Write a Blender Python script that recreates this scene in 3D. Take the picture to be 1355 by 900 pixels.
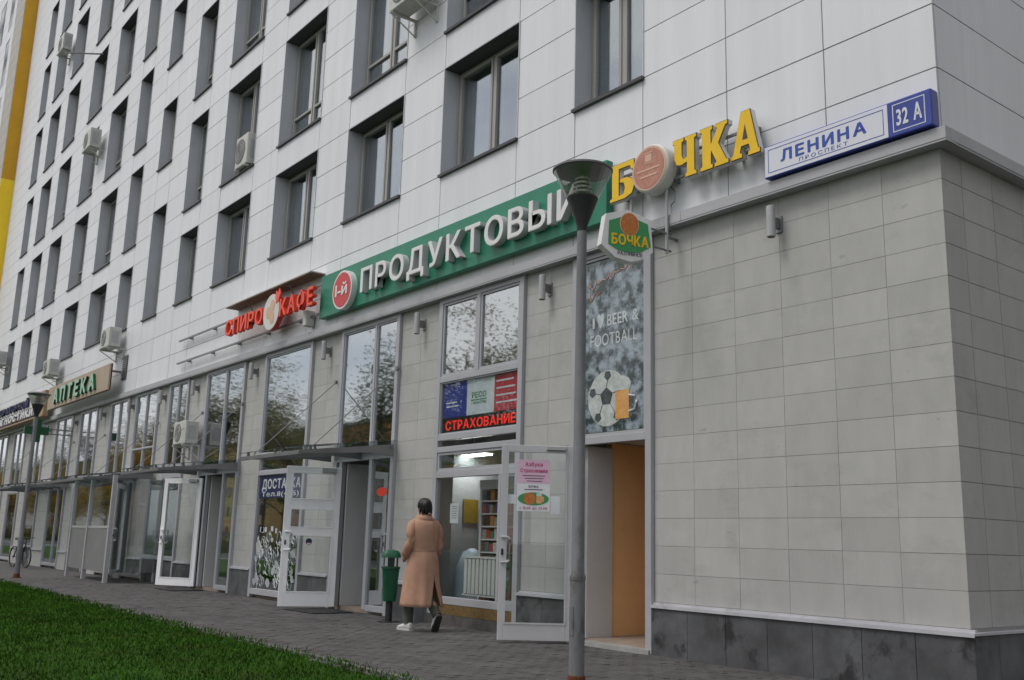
import bpy, math, random
from mathutils import Vector, Matrix
R = math.radians
rnd = random.Random(7)
for o in list(bpy.data.objects): bpy.data.objects.remove(o)
scene = bpy.context.scene
col = scene.collection

# ------------------------------------------------------------------ camera
YAW, PITCH, ROLL = R(142.252), R(11.631), R(1.549)
CAM = Vector((4.565, -8.754, 1.25))
fw = Vector((math.cos(YAW)*math.cos(PITCH), math.sin(YAW)*math.cos(PITCH), math.sin(PITCH)))
r0 = Vector((math.sin(YAW), -math.cos(YAW), 0)); u0 = r0.cross(fw)
rt = math.cos(ROLL)*r0 + math.sin(ROLL)*u0
up = -math.sin(ROLL)*r0 + math.cos(ROLL)*u0
cd = bpy.data.cameras.new('camera'); cam = bpy.data.objects.new('camera', cd); col.objects.link(cam)
cd.sensor_width = 36; cd.lens = 34.58; cd.clip_end = 3000; cd.clip_start = .05
cam.matrix_world = Matrix(((rt.x, up.x, -fw.x, CAM.x), (rt.y, up.y, -fw.y, CAM.y), (rt.z, up.z, -fw.z, CAM.z), (0, 0, 0, 1)))
scene.camera = cam
scene.render.resolution_x, scene.render.resolution_y = 1024, 680

# ------------------------------------------------------------------ sky, sun, exposure
SUN_EL, SUN_AZ = 57, 250                    # azimuth measured counter-clockwise from +x
w = bpy.data.worlds.new('World'); scene.world = w; w.use_nodes = True
nt = w.node_tree; nt.nodes.clear()
sky = nt.nodes.new('ShaderNodeTexSky'); sky.sky_type = 'NISHITA'; sky.sun_disc = False
sky.sun_elevation = R(SUN_EL); sky.sun_rotation = R(90-SUN_AZ); sky.air_density = 1.0; sky.dust_density = 2.5
tc = nt.nodes.new('ShaderNodeTexCoord'); mp = nt.nodes.new('ShaderNodeMapping'); mp.inputs['Scale'].default_value = (1, 1, 2.2)
cn = nt.nodes.new('ShaderNodeTexNoise'); cn.inputs['Scale'].default_value = 2.2; cn.inputs['Detail'].default_value = 6
cr = nt.nodes.new('ShaderNodeValToRGB'); cr.color_ramp.elements[0].position = .30; cr.color_ramp.elements[1].position = .55
mx = nt.nodes.new('ShaderNodeMix'); mx.data_type = 'RGBA'; mx.inputs['B'].default_value = (8.6, 8.6, 8.7, 1)
bg = nt.nodes.new('ShaderNodeBackground'); bg.inputs['Strength'].default_value = .105
wo = nt.nodes.new('ShaderNodeOutputWorld')
L = nt.links.new
L(tc.outputs['Generated'], mp.inputs['Vector']); L(mp.outputs['Vector'], cn.inputs['Vector']); L(cn.outputs['Fac'], cr.inputs['Fac'])
L(cr.outputs['Color'], mx.inputs['Factor']); L(sky.outputs['Color'], mx.inputs['A']); L(mx.outputs['Result'], bg.inputs['Color']); L(bg.outputs['Background'], wo.inputs['Surface'])
sd = bpy.data.lights.new('sun', 'SUN'); sd.energy = 1.5; sd.angle = R(24); sd.color = (1, .96, .9)
sun = bpy.data.objects.new('sun', sd); col.objects.link(sun)
sv = Vector((math.cos(R(SUN_EL))*math.cos(R(SUN_AZ)), math.cos(R(SUN_EL))*math.sin(R(SUN_AZ)), math.sin(R(SUN_EL))))
sun.rotation_euler = (-sv).to_track_quat('-Z', 'Y').to_euler(); sun.location = (0, -20, 40)
vs = scene.view_settings; vs.view_transform = 'Standard'; vs.look = 'None'; vs.exposure = 0.10; vs.gamma = 1; vs.use_curve_mapping = False
scene.cycles.max_bounces = 7; scene.cycles.diffuse_bounces = 3; scene.cycles.transparent_max_bounces = 24

# ------------------------------------------------------------------ materials
MATS = {}
def S(h):
    """sRGB 0-255 triple -> linear"""
    return tuple(((c/255+.055)/1.055)**2.4 if c/255 > .04045 else c/255/12.92 for c in h)
def mat(name, c, rough=.6, metal=0, n=None, amt=.12, var=0, bump=0, bscale=60, stretch=(1, 1, 1), spec=.4, emit=0, c2=None):
    m = bpy.data.materials.new(name); m.use_nodes = True; t = m.node_tree; b = t.nodes['Principled BSDF']
    l = t.links.new
    b.inputs['Roughness'].default_value = rough; b.inputs['Metallic'].default_value = metal
    b.inputs['Specular IOR Level'].default_value = spec
    b.inputs['Base Color'].default_value = (*c, 1)
    co = t.nodes.new('ShaderNodeTexCoord'); src = None
    if n:
        mpn = t.nodes.new('ShaderNodeMapping'); mpn.inputs['Scale'].default_value = stretch
        geo = t.nodes.new('ShaderNodeNewGeometry'); l(geo.outputs['Position'], mpn.inputs['Vector'])
        nz = t.nodes.new('ShaderNodeTexNoise'); nz.inputs['Scale'].default_value = n; nz.inputs['Detail'].default_value = 8; nz.inputs['Roughness'].default_value = .62
        l(mpn.outputs['Vector'], nz.inputs['Vector'])
        rp = t.nodes.new('ShaderNodeValToRGB'); rp.color_ramp.elements[0].position = .3; rp.color_ramp.elements[1].position = .7
        a = c2 if c2 else tuple(max(0, v*(1-amt)) for v in c); z = c if c2 else tuple(v*(1+amt) for v in c)
        rp.color_ramp.elements[0].color = (*a, 1); rp.color_ramp.elements[1].color = (*z, 1)
        l(nz.outputs['Fac'], rp.inputs['Fac']); src = rp.outputs['Color']
    if var:
        oi = t.nodes.new('ShaderNodeObjectInfo'); mr = t.nodes.new('ShaderNodeMapRange')
        mr.inputs['To Min'].default_value = 1-var; mr.inputs['To Max'].default_value = 1+var
        l(oi.outputs['Random'], mr.inputs['Value'])
        vm = t.nodes.new('ShaderNodeVectorMath'); vm.operation = 'SCALE'; l(mr.outputs['Result'], vm.inputs['Scale'])
        if src: l(src, vm.inputs[0])
        else: vm.inputs[0].default_value = c
        src = vm.outputs['Vector']
    if src: l(src, b.inputs['Base Color'])
    if bump:
        g2 = t.nodes.new('ShaderNodeNewGeometry'); nb = t.nodes.new('ShaderNodeTexNoise'); nb.inputs['Scale'].default_value = bscale; nb.inputs['Detail'].default_value = 6
        l(g2.outputs['Position'], nb.inputs['Vector'])
        bp = t.nodes.new('ShaderNodeBump'); bp.inputs['Strength'].default_value = bump; bp.inputs['Distance'].default_value = .01
        l(nb.outputs['Fac'], bp.inputs['Height']); l(bp.outputs['Normal'], b.inputs['Normal'])
    if emit:
        b.inputs['Emission Color'].default_value = (*c, 1); b.inputs['Emission Strength'].default_value = emit
    MATS[name] = m; return m
def glassmat(name, tint, f0=.07, rough=0.0, wob=.0):
    """thin window glass: clear, with a Schlick reflection (same from both sides)"""
    m = bpy.data.materials.new(name); m.use_nodes = True; t = m.node_tree; t.nodes.clear(); l = t.links.new
    g = t.nodes.new('ShaderNodeNewGeometry'); d = t.nodes.new('ShaderNodeVectorMath'); d.operation = 'DOT_PRODUCT'
    l(g.outputs['Incoming'], d.inputs[0]); l(g.outputs['Normal'], d.inputs[1])
    ab = t.nodes.new('ShaderNodeMath'); ab.operation = 'ABSOLUTE'; l(d.outputs['Value'], ab.inputs[0])
    om = t.nodes.new('ShaderNodeMath'); om.operation = 'SUBTRACT'; om.inputs[0].default_value = 1; l(ab.outputs[0], om.inputs[1])
    pw = t.nodes.new('ShaderNodeMath'); pw.operation = 'POWER'; pw.inputs[1].default_value = 4; l(om.outputs[0], pw.inputs[0])
    ma = t.nodes.new('ShaderNodeMath'); ma.operation = 'MULTIPLY_ADD'; ma.inputs[1].default_value = 1-f0; ma.inputs[2].default_value = f0; l(pw.outputs[0], ma.inputs[0])
    tr = t.nodes.new('ShaderNodeBsdfTransparent'); tr.inputs['Color'].default_value = (*tint, 1)
    gl = t.nodes.new('ShaderNodeBsdfGlossy'); gl.inputs['Roughness'].default_value = rough; gl.inputs['Color'].default_value = (.95, .97, 1, 1)
    if wob:
        nb = t.nodes.new('ShaderNodeTexNoise'); nb.inputs['Scale'].default_value = 1.3; l(g.outputs['Position'], nb.inputs['Vector'])
        bp = t.nodes.new('ShaderNodeBump'); bp.inputs['Strength'].default_value = wob; bp.inputs['Distance'].default_value = .02
        l(nb.outputs['Fac'], bp.inputs['Height']); l(bp.outputs['Normal'], gl.inputs['Normal'])
    mxs = t.nodes.new('ShaderNodeMixShader'); l(ma.outputs[0], mxs.inputs['Fac']); l(tr.outputs[0], mxs.inputs[1]); l(gl.outputs[0], mxs.inputs[2])
    o = t.nodes.new('ShaderNodeOutputMaterial'); l(mxs.outputs[0], o.inputs['Surface'])
    MATS[name] = m; return m
mat('panel', (.685, .695, .722), .5, n=2.2, amt=.05, var=.03, stretch=(1.6, 1.6, .12), bump=.02, bscale=6)
mat('tile', (.395, .393, .382), .6, n=4.5, amt=.06, var=.06, stretch=(1.4, 1.4, .45), bump=.03, bscale=120)
mat('core', (.06, .06, .063), .9)
mat('grout', (.28, .278, .27), .9)
mat('seam', (.25, .253, .26), .9)
mat('plinth', (.085, .087, .092), .6, n=2.2, amt=.42, var=.14, bump=.15, bscale=50)
mat('ledge', (.46, .46, .49), .42, n=3, amt=.1)
mat('cornice', (.40, .40, .42), .5, n=1.2, amt=.09)
mat('reveal', (.50, .515, .55), .45, n=1.5, amt=.06)
mat('screen', (.20, .20, .205), .5, n=2, amt=.1)
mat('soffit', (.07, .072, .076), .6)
mat('sill', (.055, .055, .06), .45)
mat('winframe', (.33, .325, .31), .4)
mat('alu', (.37, .375, .40), .38, n=2, amt=.06)
mat('whitedoor', (.88, .88, .90), .3, n=3, amt=.05)
mat('aludoor', (.50, .50, .52), .36, n=3, amt=.05)
mat('rubber', (.02, .02, .021), .7)
mat('curtain', (.40, .40, .39), .85, n=3, amt=.2, var=.35)
mat('room', (.10, .10, .10), .9)
glassmat('glass', (.78, .83, .84), .27, rough=.014, wob=.05)
glassmat('shopglass', (.74, .78, .76), .41, rough=.024, wob=.05)
glassmat('doorglass', (.90, .92, .92), .035)
glassmat('canopyglass', (.78, .82, .82), .06)
mat('steel', (.22, .22, .225), .4, .5, n=3, amt=.15)
mat('signgreen', (.022, .20, .125), .4, n=2, amt=.08)
mat('letterwhite', (.70, .70, .70), .4, n=5, amt=.05)
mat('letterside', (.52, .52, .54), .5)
mat('signred', (.55, .045, .05), .4)
mat('neonred', (.80, .07, .03), .4)
mat('yellow', (.80, .50, .01), .4, n=6, amt=.06)
mat('darkedge', (.07, .05, .03), .6)
mat('rimwhite', (.62, .61, .58), .5, n=4, amt=.08)
mat('emblem', (.40, .15, .10), .5, n=28, amt=.5, c2=(.50, .26, .20))
mat('emblemred', (.45, .08, .03), .5, n=40, amt=.5, c2=(.55, .25, .05))
mat('cream', (.62, .40, .28), .5)
mat('blue', (.035, .06, .30), .35, n=4, amt=.1)
mat('bluedark', (.012, .016, .10), .35)
mat('bluetext', (.03, .075, .36), .4)
mat('signwhite', (.66, .67, .74), .4)
mat('beige', (.40, .32, .24), .6, n=1.5, amt=.1)
mat('brown', (.24, .205, .16), .7, n=6, amt=.3)
mat('tan', (.36, .24, .14), .6)
mat('mint', (.30, .52, .38), .4)
mat('navy', (.02, .025, .08), .5)
mat('crossgreen', (.008, .085, .035), .4, n=6, amt=.2)
mat('acwhite', (.50, .50, .47), .5, n=8, amt=.1)
mat('acgrille', (.13, .13, .13), .6)
mat('lampgrey', (.40, .40, .41), .45, n=8, amt=.08)
mat('polegrey', (.165, .167, .178), .5, n=5, amt=.2, stretch=(1, 1, .25))
mat('rust', (.11, .035, .015), .85, n=20, amt=.5)
mat('lampcap', (.16, .16, .16), .5)
mat('lampdark', (.025, .025, .027), .45)
glassmat('lampglass', (.72, .72, .70), .22, rough=.25)
mat('louvre', (.55, .55, .55), .35, .6)
mat('ledred', (.85, .03, .02), .5, emit=.5)
mat('ledblack', (.012, .012, .012), .4)
mat('flagblue', (.03, .05, .30), .5); mat('flagwhite', (.66, .70, .73), .5, n=5, amt=.1); mat('flagred', (.50, .04, .06), .5, n=14, amt=.3)
mat('printgreen', (.05, .28, .10), .5); mat('paper', (.74, .76, .78), .6); mat('pink', (.72, .48, .62), .6); mat('ink', (.09, .05, .10), .6); mat('inkred', (.45, .05, .16), .6)
mat('amber', (.60, .20, .05), .15, n=12, amt=.4, c2=(.62, .38, .10), spec=.9); mat('foam', (.44, .48, .47), .2, n=9, amt=.28, spec=.9)
mat('chalk', (.52, .56, .58), .3, n=10, amt=.25); mat('ballblack', (.06, .075, .08), .4, n=12, amt=.6); mat('scriptred', (.50, .26, .22), .6)
mat('posterteal', (.29, .35, .40), .05, n=7, c2=(.035, .05, .055), spec=.6)  # pale and dark mottling paints the reflections lying over the print
mat('orangewall', (.95, .58, .29), .7, n=1.5, amt=.08)
mat('dullyellow', (.24, .17, .02), .6)
mat('innerwhite', (.60, .60, .60), .7, n=2, amt=.05); mat('innerfloor', (.30, .24, .20), .5, n=4, amt=.15); mat('innergrey', (.34, .355, .37), .8, n=1, amt=.15)
mat('innerblue', (.02, .03, .16), .6)
mat('tube', (1, .98, .93), .5, emit=45)
mat('radiator', (.62, .62, .60), .4)
PROD = []
for i, c in enumerate([(.40, .05, .04), (.05, .20, .08), (.55, .42, .05), (.45, .20, .05), (.05, .06, .22), (.45, .45, .45), (.04, .035, .03), (.16, .08, .05), (.10, .16, .18), (.30, .28, .24)]):
    mat('product%d' % i, c, .4, n=25, amt=.3); PROD.append('product%d' % i)
mat('wood', (.10, .055, .03), .8, n=14, amt=.4, c2=(.19, .125, .035))
mat('bingreen', (.008, .085, .038), .42, n=7, amt=.15); mat('bindark', (.012, .03, .022), .5)
mat('camel', (.42, .245, .168), .9, n=9, amt=.10, bump=.25, bscale=160)
mat('cameldark', (.33, .185, .125), .9); mat('hair', (.008, .007, .007), .55, n=60, amt=.4); mat('skin', (.42, .25, .18), .5)
mat('trousers', (.075, .085, .07), .9, n=20, amt=.2); mat('sneaker', (.70, .68, .68), .55, n=14, amt=.06); mat('sole', (.03, .03, .03), .8); mat('solepale', (.5, .48, .47), .7)
mat('paver', (.080, .076, .076), .75, n=2.6, amt=.32, bump=.25, bscale=70)
mat('paverbase', (.085, .08, .078), .85, n=5, amt=.3, bump=.2, bscale=60)
mat('asphalt', (.05, .05, .052), .85, n=3, amt=.25, bump=.3, bscale=90)
mat('soil', (.026, .062, .009), .95, n=1.2, amt=.35, spec=.06)
mat('grass', (.036, .098, .010), .9, n=1.1, amt=.5, spec=.06)
mat('edging', (.15, .147, .14), .85, n=6, amt=.3)
mat('kerb', (.30, .30, .29), .8, n=4, amt=.15)
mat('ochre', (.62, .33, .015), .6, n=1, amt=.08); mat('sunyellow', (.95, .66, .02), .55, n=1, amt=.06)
mat('wingbeige', (.42, .40, .36), .6, n=1.5, amt=.1)
mat('leafgreen', (.10, .13, .05), .7, var=.2, n=1.2, amt=.5); mat('leafyellow', (.30, .19, .025), .7, n=1.2, amt=.45); mat('leafolive', (.15, .14, .06), .7, n=1.2, amt=.5)
for nm_ in ('leafgreen', 'leafyellow', 'leafolive'):
    m_ = MATS[nm_]; t_ = m_.node_tree; b_ = t_.nodes['Principled BSDF']; tl = t_.nodes.new('ShaderNodeBsdfTranslucent'); mx_ = t_.nodes.new('ShaderNodeMixShader'); mx_.inputs['Fac'].default_value = .45
    sk = b_.inputs['Base Color'].links[0].from_socket; t_.links.new(sk, tl.inputs['Color']); t_.links.new(b_.outputs[0], mx_.inputs[1]); t_.links.new(tl.outputs[0], mx_.inputs[2]); t_.links.new(mx_.outputs[0], t_.nodes['Material Output'].inputs['Surface'])
mat('bark', (.075, .06, .045), .9, n=8, amt=.4)
mat('brickorange', (.40, .20, .09), .8, n=1, amt=.12); mat('housepale', (.55, .52, .46), .8, n=.6, amt=.08)
mat('wallyellow', (.55, .42, .20), .8, n=.6, amt=.08)
mat('darkpane', (.03, .035, .04), .15)
mat('bluefascia', (.45, .55, .64), .5)
mat('palepanel', (.72, .78, .82), .6, n=2, amt=.05)

def stains(name, c, scale, lo, hi, fac, stretch=(1, 1, 1), off=0):
    """irregular marks with a shape of their own, mixed over the base colour"""
    m = MATS[name]; t = m.node_tree; b = t.nodes['Principled BSDF']; l = t.links.new
    sk = b.inputs['Base Color'].links[0].from_socket
    g = t.nodes.new('ShaderNodeNewGeometry'); mp_ = t.nodes.new('ShaderNodeMapping'); mp_.inputs['Scale'].default_value = stretch; mp_.inputs['Location'].default_value = (off, off, off)
    nz = t.nodes.new('ShaderNodeTexNoise'); nz.inputs['Scale'].default_value = scale; nz.inputs['Detail'].default_value = 7; nz.inputs['Roughness'].default_value = .65
    rp = t.nodes.new('ShaderNodeMapRange'); rp.inputs['From Min'].default_value = lo; rp.inputs['From Max'].default_value = hi; rp.inputs['To Max'].default_value = fac
    mi = t.nodes.new('ShaderNodeMix'); mi.data_type = 'RGBA'; mi.inputs['B'].default_value = (*c, 1)
    l(g.outputs['Position'], mp_.inputs['Vector']); l(mp_.outputs['Vector'], nz.inputs['Vector']); l(nz.outputs['Fac'], rp.inputs['Value'])
    l(rp.outputs['Result'], mi.inputs['Factor']); l(sk, mi.inputs['A']); l(mi.outputs['Result'], b.inputs['Base Color'])
stains('plinth', (.012, .012, .013), 2.1, .56, .64, .8, (1, 1, .8), 3)
stains('tile', (.25, .248, .24), 1.3, .57, .74, .45, (1, 1, 1.5), 1); stains('tile', (.52, .52, .505), 1.1, .56, .72, .30, (1, 1, 2), 7); stains('tile', (.13, .125, .12), 3.0, .66, .72, .35, (1, 1, 2.5), 11)
stains('panel', (.40, .40, .41), 1.4, .58, .75, .22, (2.2, 2.2, .10), 5); stains('panel', (.30, .30, .30), 5, .70, .76, .30, (1, 1, .8), 2)
stains('grass', (.075, .080, .022), 1.3, .52, .70, .65); stains('grass', (.014, .035, .006), 2.2, .55, .68, .6, off=6); stains('paver', (.045, .043, .043), .9, .54, .68, .6); stains('paver', (.16, .155, .15), 1.6, .60, .75, .4, off=9)
stains('cornice', (.22, .22, .22), 1.5, .58, .72, .4, (1, 1, .2)); stains('polegrey', (.07, .065, .06), 6, .58, .68, .6, (1, 1, .4)); stains('polegrey', (.30, .30, .31), 9, .66, .70, .6, (1, 1, .7), 4)
stains('signgreen', (.012, .10, .065), 1.2, .55, .75, .5, (1, 1, .3)); stains('ledge', (.2, .19, .18), 2, .58, .7, .5); stains('bingreen', (.005, .05, .025), 5, .55, .7, .6)
for e_, p_ in zip([n_ for n_ in MATS['posterteal'].node_tree.nodes if n_.type == 'VALTORGB'][0].color_ramp.elements, (.42, .60)): e_.position = p_  # narrower ramp sharpens the painted reflection blotches

# ------------------------------------------------------------------ mesh helpers
class MB:
    def __init__(s, o=(0, 0, 0)): s.v = []; s.f = []; s.o = Vector(o)
    def quad(s, a, b, c, d):
        n = len(s.v); s.v += [Vector(p)-s.o for p in (a, b, c, d)]; s.f.append((n, n+1, n+2, n+3)); return s
    def box(s, x0, x1, y0, y1, z0, z1):
        x0, x1 = min(x0, x1), max(x0, x1); y0, y1 = min(y0, y1), max(y0, y1); z0, z1 = min(z0, z1), max(z0, z1)
        n = len(s.v); s.v += [Vector((x, y, z))-s.o for z in (z0, z1) for y in (y0, y1) for x in (x0, x1)]
        s.f += [tuple(n+i for i in q) for q in ((0, 2, 3, 1), (4, 5, 7, 6), (0, 1, 5, 4), (2, 6, 7, 3), (0, 4, 6, 2), (1, 3, 7, 5))]; return s
    def ring_loft(s, rings, close=True, cap=True):
        n = len(s.v); k = len(rings[0])
        for r in rings: s.v += [Vector(p)-s.o for p in r]
        for i in range(len(rings)-1):
            for j in range(k if close else k-1):
                a, b = n+i*k+j, n+i*k+(j+1) % k
                s.f.append((a, b, b+k, a+k))
        if cap:
            s.f.append(tuple(n+j for j in reversed(range(k)))); m = n+(len(rings)-1)*k; s.f.append(tuple(m+j for j in range(k)))
        return s
    def tube(s, pts, rad, seg=10, cap=True):
        pts = [Vector(p) for p in pts]; rad = rad if isinstance(rad, (list, tuple)) else [rad]*len(pts)
        rings = []; ref = None
        for i, p in enumerate(pts):
            d = (pts[min(i+1, len(pts)-1)]-pts[max(i-1, 0)]).normalized()
            if ref is None: ref = Vector((0, 0, 1)) if abs(d.z) < .9 else Vector((1, 0, 0))
            a = d.cross(ref).normalized(); b = d.cross(a).normalized(); ref = -b if False else ref
            rings.append([p+rad[i]*(math.cos(t)*a+math.sin(t)*b) for t in [2*math.pi*j/seg for j in range(seg)]])
        return s.ring_loft(rings, True, cap)
    def lathe(s, c, prof, seg=24, axis='z', cap=True):
        c = Vector(c); rings = []
        for r, h in prof:
            q = []
            for j in range(seg):
                t = 2*math.pi*j/seg
                q.append(c+(Vector((r*math.cos(t), r*math.sin(t), h)) if axis == 'z' else Vector((r*math.cos(t), -h, r*math.sin(t))) if axis == 'y' else Vector((h, r*math.cos(t), r*math.sin(t)))))
            rings.append(q)
        return s.ring_loft(rings, True, cap)
    def prism(s, poly, y0, y1):
        """poly in x,z extruded from y0 (front) to y1"""
        n = len(s.v); k = len(poly)
        s.v += [Vector((x, y0, z))-s.o for x, z in poly]+[Vector((x, y1, z))-s.o for x, z in poly]
        s.f.append(tuple(range(n, n+k))); s.f.append(tuple(n+k+i for i in reversed(range(k))))
        for i in range(k): j = (i+1) % k; s.f.append((n+i, n+k+i, n+k+j, n+j))
        return s
    def mesh(s, name):
        me = bpy.data.meshes.new(name); me.from_pydata([tuple(v) for v in s.v], [], s.f); me.update(); return me
    def build(s, name, m, parent=None, bevel=0, smooth=False, kind=None):
        me = s.mesh(name); return link(name, me, m, parent, bevel, smooth, kind)
def link(name, me, m, parent=None, bevel=0, smooth=False, kind=None):
    if m and not me.materials: me.materials.append(MATS[m])
    o = bpy.data.objects.new(name, me); col.objects.link(o)
    if parent: o.parent = parent
    if smooth:
        for p in me.polygons: p.use_smooth = True
    if bevel:
        b = o.modifiers.new('bevel', 'BEVEL'); b.width = bevel; b.segments = 2; b.limit_method = 'ANGLE'; b.angle_limit = R(40)
    if kind: o['kind'] = kind
    return o
def fixn(o):
    import bmesh
    b = bmesh.new(); b.from_mesh(o.data); bmesh.ops.recalc_face_normals(b, faces=b.faces); b.to_mesh(o.data); b.free(); return o
def autosmooth(o, ang=35):
    fixn(o)
    for p in o.data.polygons: p.use_smooth = True
    o.data.set_sharp_from_angle(angle=R(ang)); return o
def thing(name, label, cat, loc=(0, 0, 0), rz=0, group=None):
    o = bpy.data.objects.new(name, None); col.objects.link(o); o.location = loc; o.rotation_euler = (0, 0, rz); o.empty_display_size = .2
    o['label'] = label; o['category'] = cat
    if group: o['group'] = group
    return o
def tag(o, label, cat, group=None):
    o['label'] = label; o['category'] = cat
    if group: o['group'] = group
    return o
def struct(o): o['kind'] = 'structure'; return o
GC = {}
def glyph(ch, offset=.0):
    """one character as a solid standing in the x-z plane, front towards -y, depth 1, font size 1: (verts, faces, x0, x1, z1)"""
    if ch not in GC:
        cu = bpy.data.curves.new('t', 'FONT'); cu.body = ch; cu.size = 1; cu.extrude = .5; cu.resolution_u = 3
        ob = bpy.data.objects.new('t', cu); col.objects.link(ob)
        dg = bpy.context.evaluated_depsgraph_get(); dg.update()
        me = bpy.data.meshes.new_from_object(ob.evaluated_get(dg)); bpy.data.objects.remove(ob); bpy.data.curves.remove(cu)
        GC[ch] = ([Vector((v.co.x, -v.co.z, v.co.y)) for v in me.vertices], [tuple(p.vertices) for p in me.polygons]); bpy.data.meshes.remove(me)
    V, F = GC[ch]
    sh = [(0, 0)]
    if offset:
        k = max(2, math.ceil(offset/.018))
        sh = [(offset*math.cos(t), offset*.8*math.sin(t)) for t in [2*math.pi*i/8 for i in range(8)]]
        if offset > .03: sh += [(offset*.5*math.cos(t), offset*.4*math.sin(t)) for t in [2*math.pi*i/4 for i in range(4)]]
    vv, ff = [], []
    for i, (dx, dz) in enumerate(sh):
        n = len(vv); vv += [Vector((v.x+dx, v.y*(1-.012*i), v.z+dz)) for v in V]; ff += [tuple(n+j for j in f) for f in F]
    return vv, ff, min(v.x for v in vv), max(v.x for v in vv), max(v.z for v in vv)
for ch in 'АБВГДЕЗИЙКЛМНОПРСТУФХЧЫЯШЬавекоусрхнийтязбф0123456789I♥BEER&FOOTBALL-.:()T':
    if ch not in GC: glyph(ch)
def text_line(s, x0, x1, z0, h, y, m, parent, depth=.02, offset=0, org=(0, 0, 0), name='letter', gap=.10, join=False, shear=0.0, rows=None, M=None, nudge=0):
    """letters of s fitted between x0 and x1 on baseline z0 with cap height h, front face at y-depth"""
    G = []; tot = 0
    ref = glyph('Н', offset)[4]
    for ch in s:
        if ch == ' ': G.append(None); tot += .35; continue
        g = glyph(ch, offset); G.append(g); tot += g[3]-g[2]+gap
    tot -= gap; sx = (x1-x0)/tot; sz = h/ref; x = x0; out = []; allm = MB()
    for g in G:
        if g is None: x += .35*sx; continue
        m1 = MB(); m1.f = g[1]
        for v in g[0]:
            zz = v.z*sz; c = Vector((x+(v.x-g[2])*sx+shear*zz, y-depth/2+v.y*depth, z0+zz))
            if M: c = M @ c
            m1.v.append(c-Vector(org))
        x += (g[3]-g[2]+gap)*sx
        if join:
            n = len(allm.v); allm.v += m1.v; allm.f += [tuple(n+i for i in p) for p in m1.f]
        else: out.append(m1.build(name, m, parent))
    if join: return allm.build(name, m, parent, kind='stuff')
    return out

# ================================================================== SETTING
g = MB(); g.quad((-900, -900, -.16), (900, -900, -.16), (900, 900, -.16), (-900, 900, -.16)); struct(g.build('ground', 'asphalt'))
EDGE = lambda x: -3.27-.0183*(x+23)
pv = MB(); pv.box(-80, 30, -3.9, 14, -.15, -.012); pav = struct(pv.build('pavement', 'paverbase'))
lw = MB(); n = 60
for i in range(n):
    xa, xb = -80+110*i/n, -80+110*(i+1)/n
    lw.quad((xa, -13, -.004), (xb, -13, -.004), (xb, EDGE(xb), -.006), (xa, EDGE(xa), -.006))
lw.quad((-80, -13, -.15), (30, -13, -.15), (30, -13, -.004), (-80, -13, -.004))
lawn = struct(lw.build('lawn', 'soil'))
rd = MB(); rd.box(-200, 120, -24, -13.3, -.15, -.13); struct(rd.build('road', 'asphalt'))
kb = MB(); kb.box(-200, 120, -13.3, -13.0, -.15, .02); struct(kb.build('kerb', 'kerb'))
far = MB(); far.box(-200, 120, -60, -24, -.15, -.02); struct(far.build('verge', 'soil'))
eg = MB()
for i in range(80):
    xa, xb = 10-i*.8, 10-(i+1)*.8+.006
    eg.box(xb, xa, EDGE(xa)-.02, EDGE(xa)+.035, -.02, .006)
eg.build('lawn_edging', 'edging', pav, kind='stuff')
# paving bricks, laid in stretcher bond, near part of the pavement
pb = MB(); bw, bd, gp = .215, .108, .006
r_ = 0; y = -.02
while y-bd > -3.95:
    x = 3.0+(r_ % 2)*bw/2
    while x > -24:
        if y-bd > EDGE(x)-.2:
            h = rnd.uniform(-.0035, .0025); t1, t2 = rnd.uniform(-.0015, .0015), rnd.uniform(-.0015, .0015)
            n = len(pb.v); a, b, c, d = x-bw+gp, x-gp/2, y-bd+gp, y-gp/2
            pb.v += [Vector(p) for p in ((a, c, h+t1), (b, c, h-t1), (b, d, h+t2), (a, d, h-t2), (a-.003, c-.003, -.013), (b+.003, c-.003, -.013), (b+.003, d+.003, -.013), (a-.003, d+.003, -.013))]
            pb.f += [(n, n+1, n+2, n+3), (n+4, n+5, n+1, n), (n+5, n+6, n+2, n+1), (n+6, n+7, n+3, n+2), (n+7, n+4, n, n+3)]
        x -= bw
    y -= bd; r_ += 1
pb.build('paving_bricks', 'paver', pav, kind='stuff')
# grass blades
gb = MB(); gr = random.Random(3)
for i in range(90000):
    x = 1.5-30*gr.random()**1.25
    y = EDGE(x)+.03*math.sin(x*2.3)+.04*math.sin(x*5.1+1)+.13*gr.gauss(0, .5)-abs(gr.random())**1.1*4.6
    if x > -1 and y > -3.9: pass
    hh = gr.uniform(.018, .042)*(1.3 if y > EDGE(x)-.12 else 1); a = gr.uniform(0, 6.28); wd = gr.uniform(.004, .008)*(1+max(0, -x)/14)
    dx, dy = math.cos(a), math.sin(a); lx, ly = gr.gauss(0, .4)*hh, gr.gauss(0, .4)*hh
    n = len(gb.v); gb.v += [Vector((x-dx*wd, y-dy*wd, -.006)), Vector((x+dx*wd, y+dy*wd, -.006)), Vector((x+lx, y+ly, hh))]; gb.f.append((n, n+1, n+2))
go = gb.build('grass', 'grass', kind='stuff'); go['label'] = 'short green lawn grass beside the grey pavement'; go['category'] = 'grass'

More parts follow.
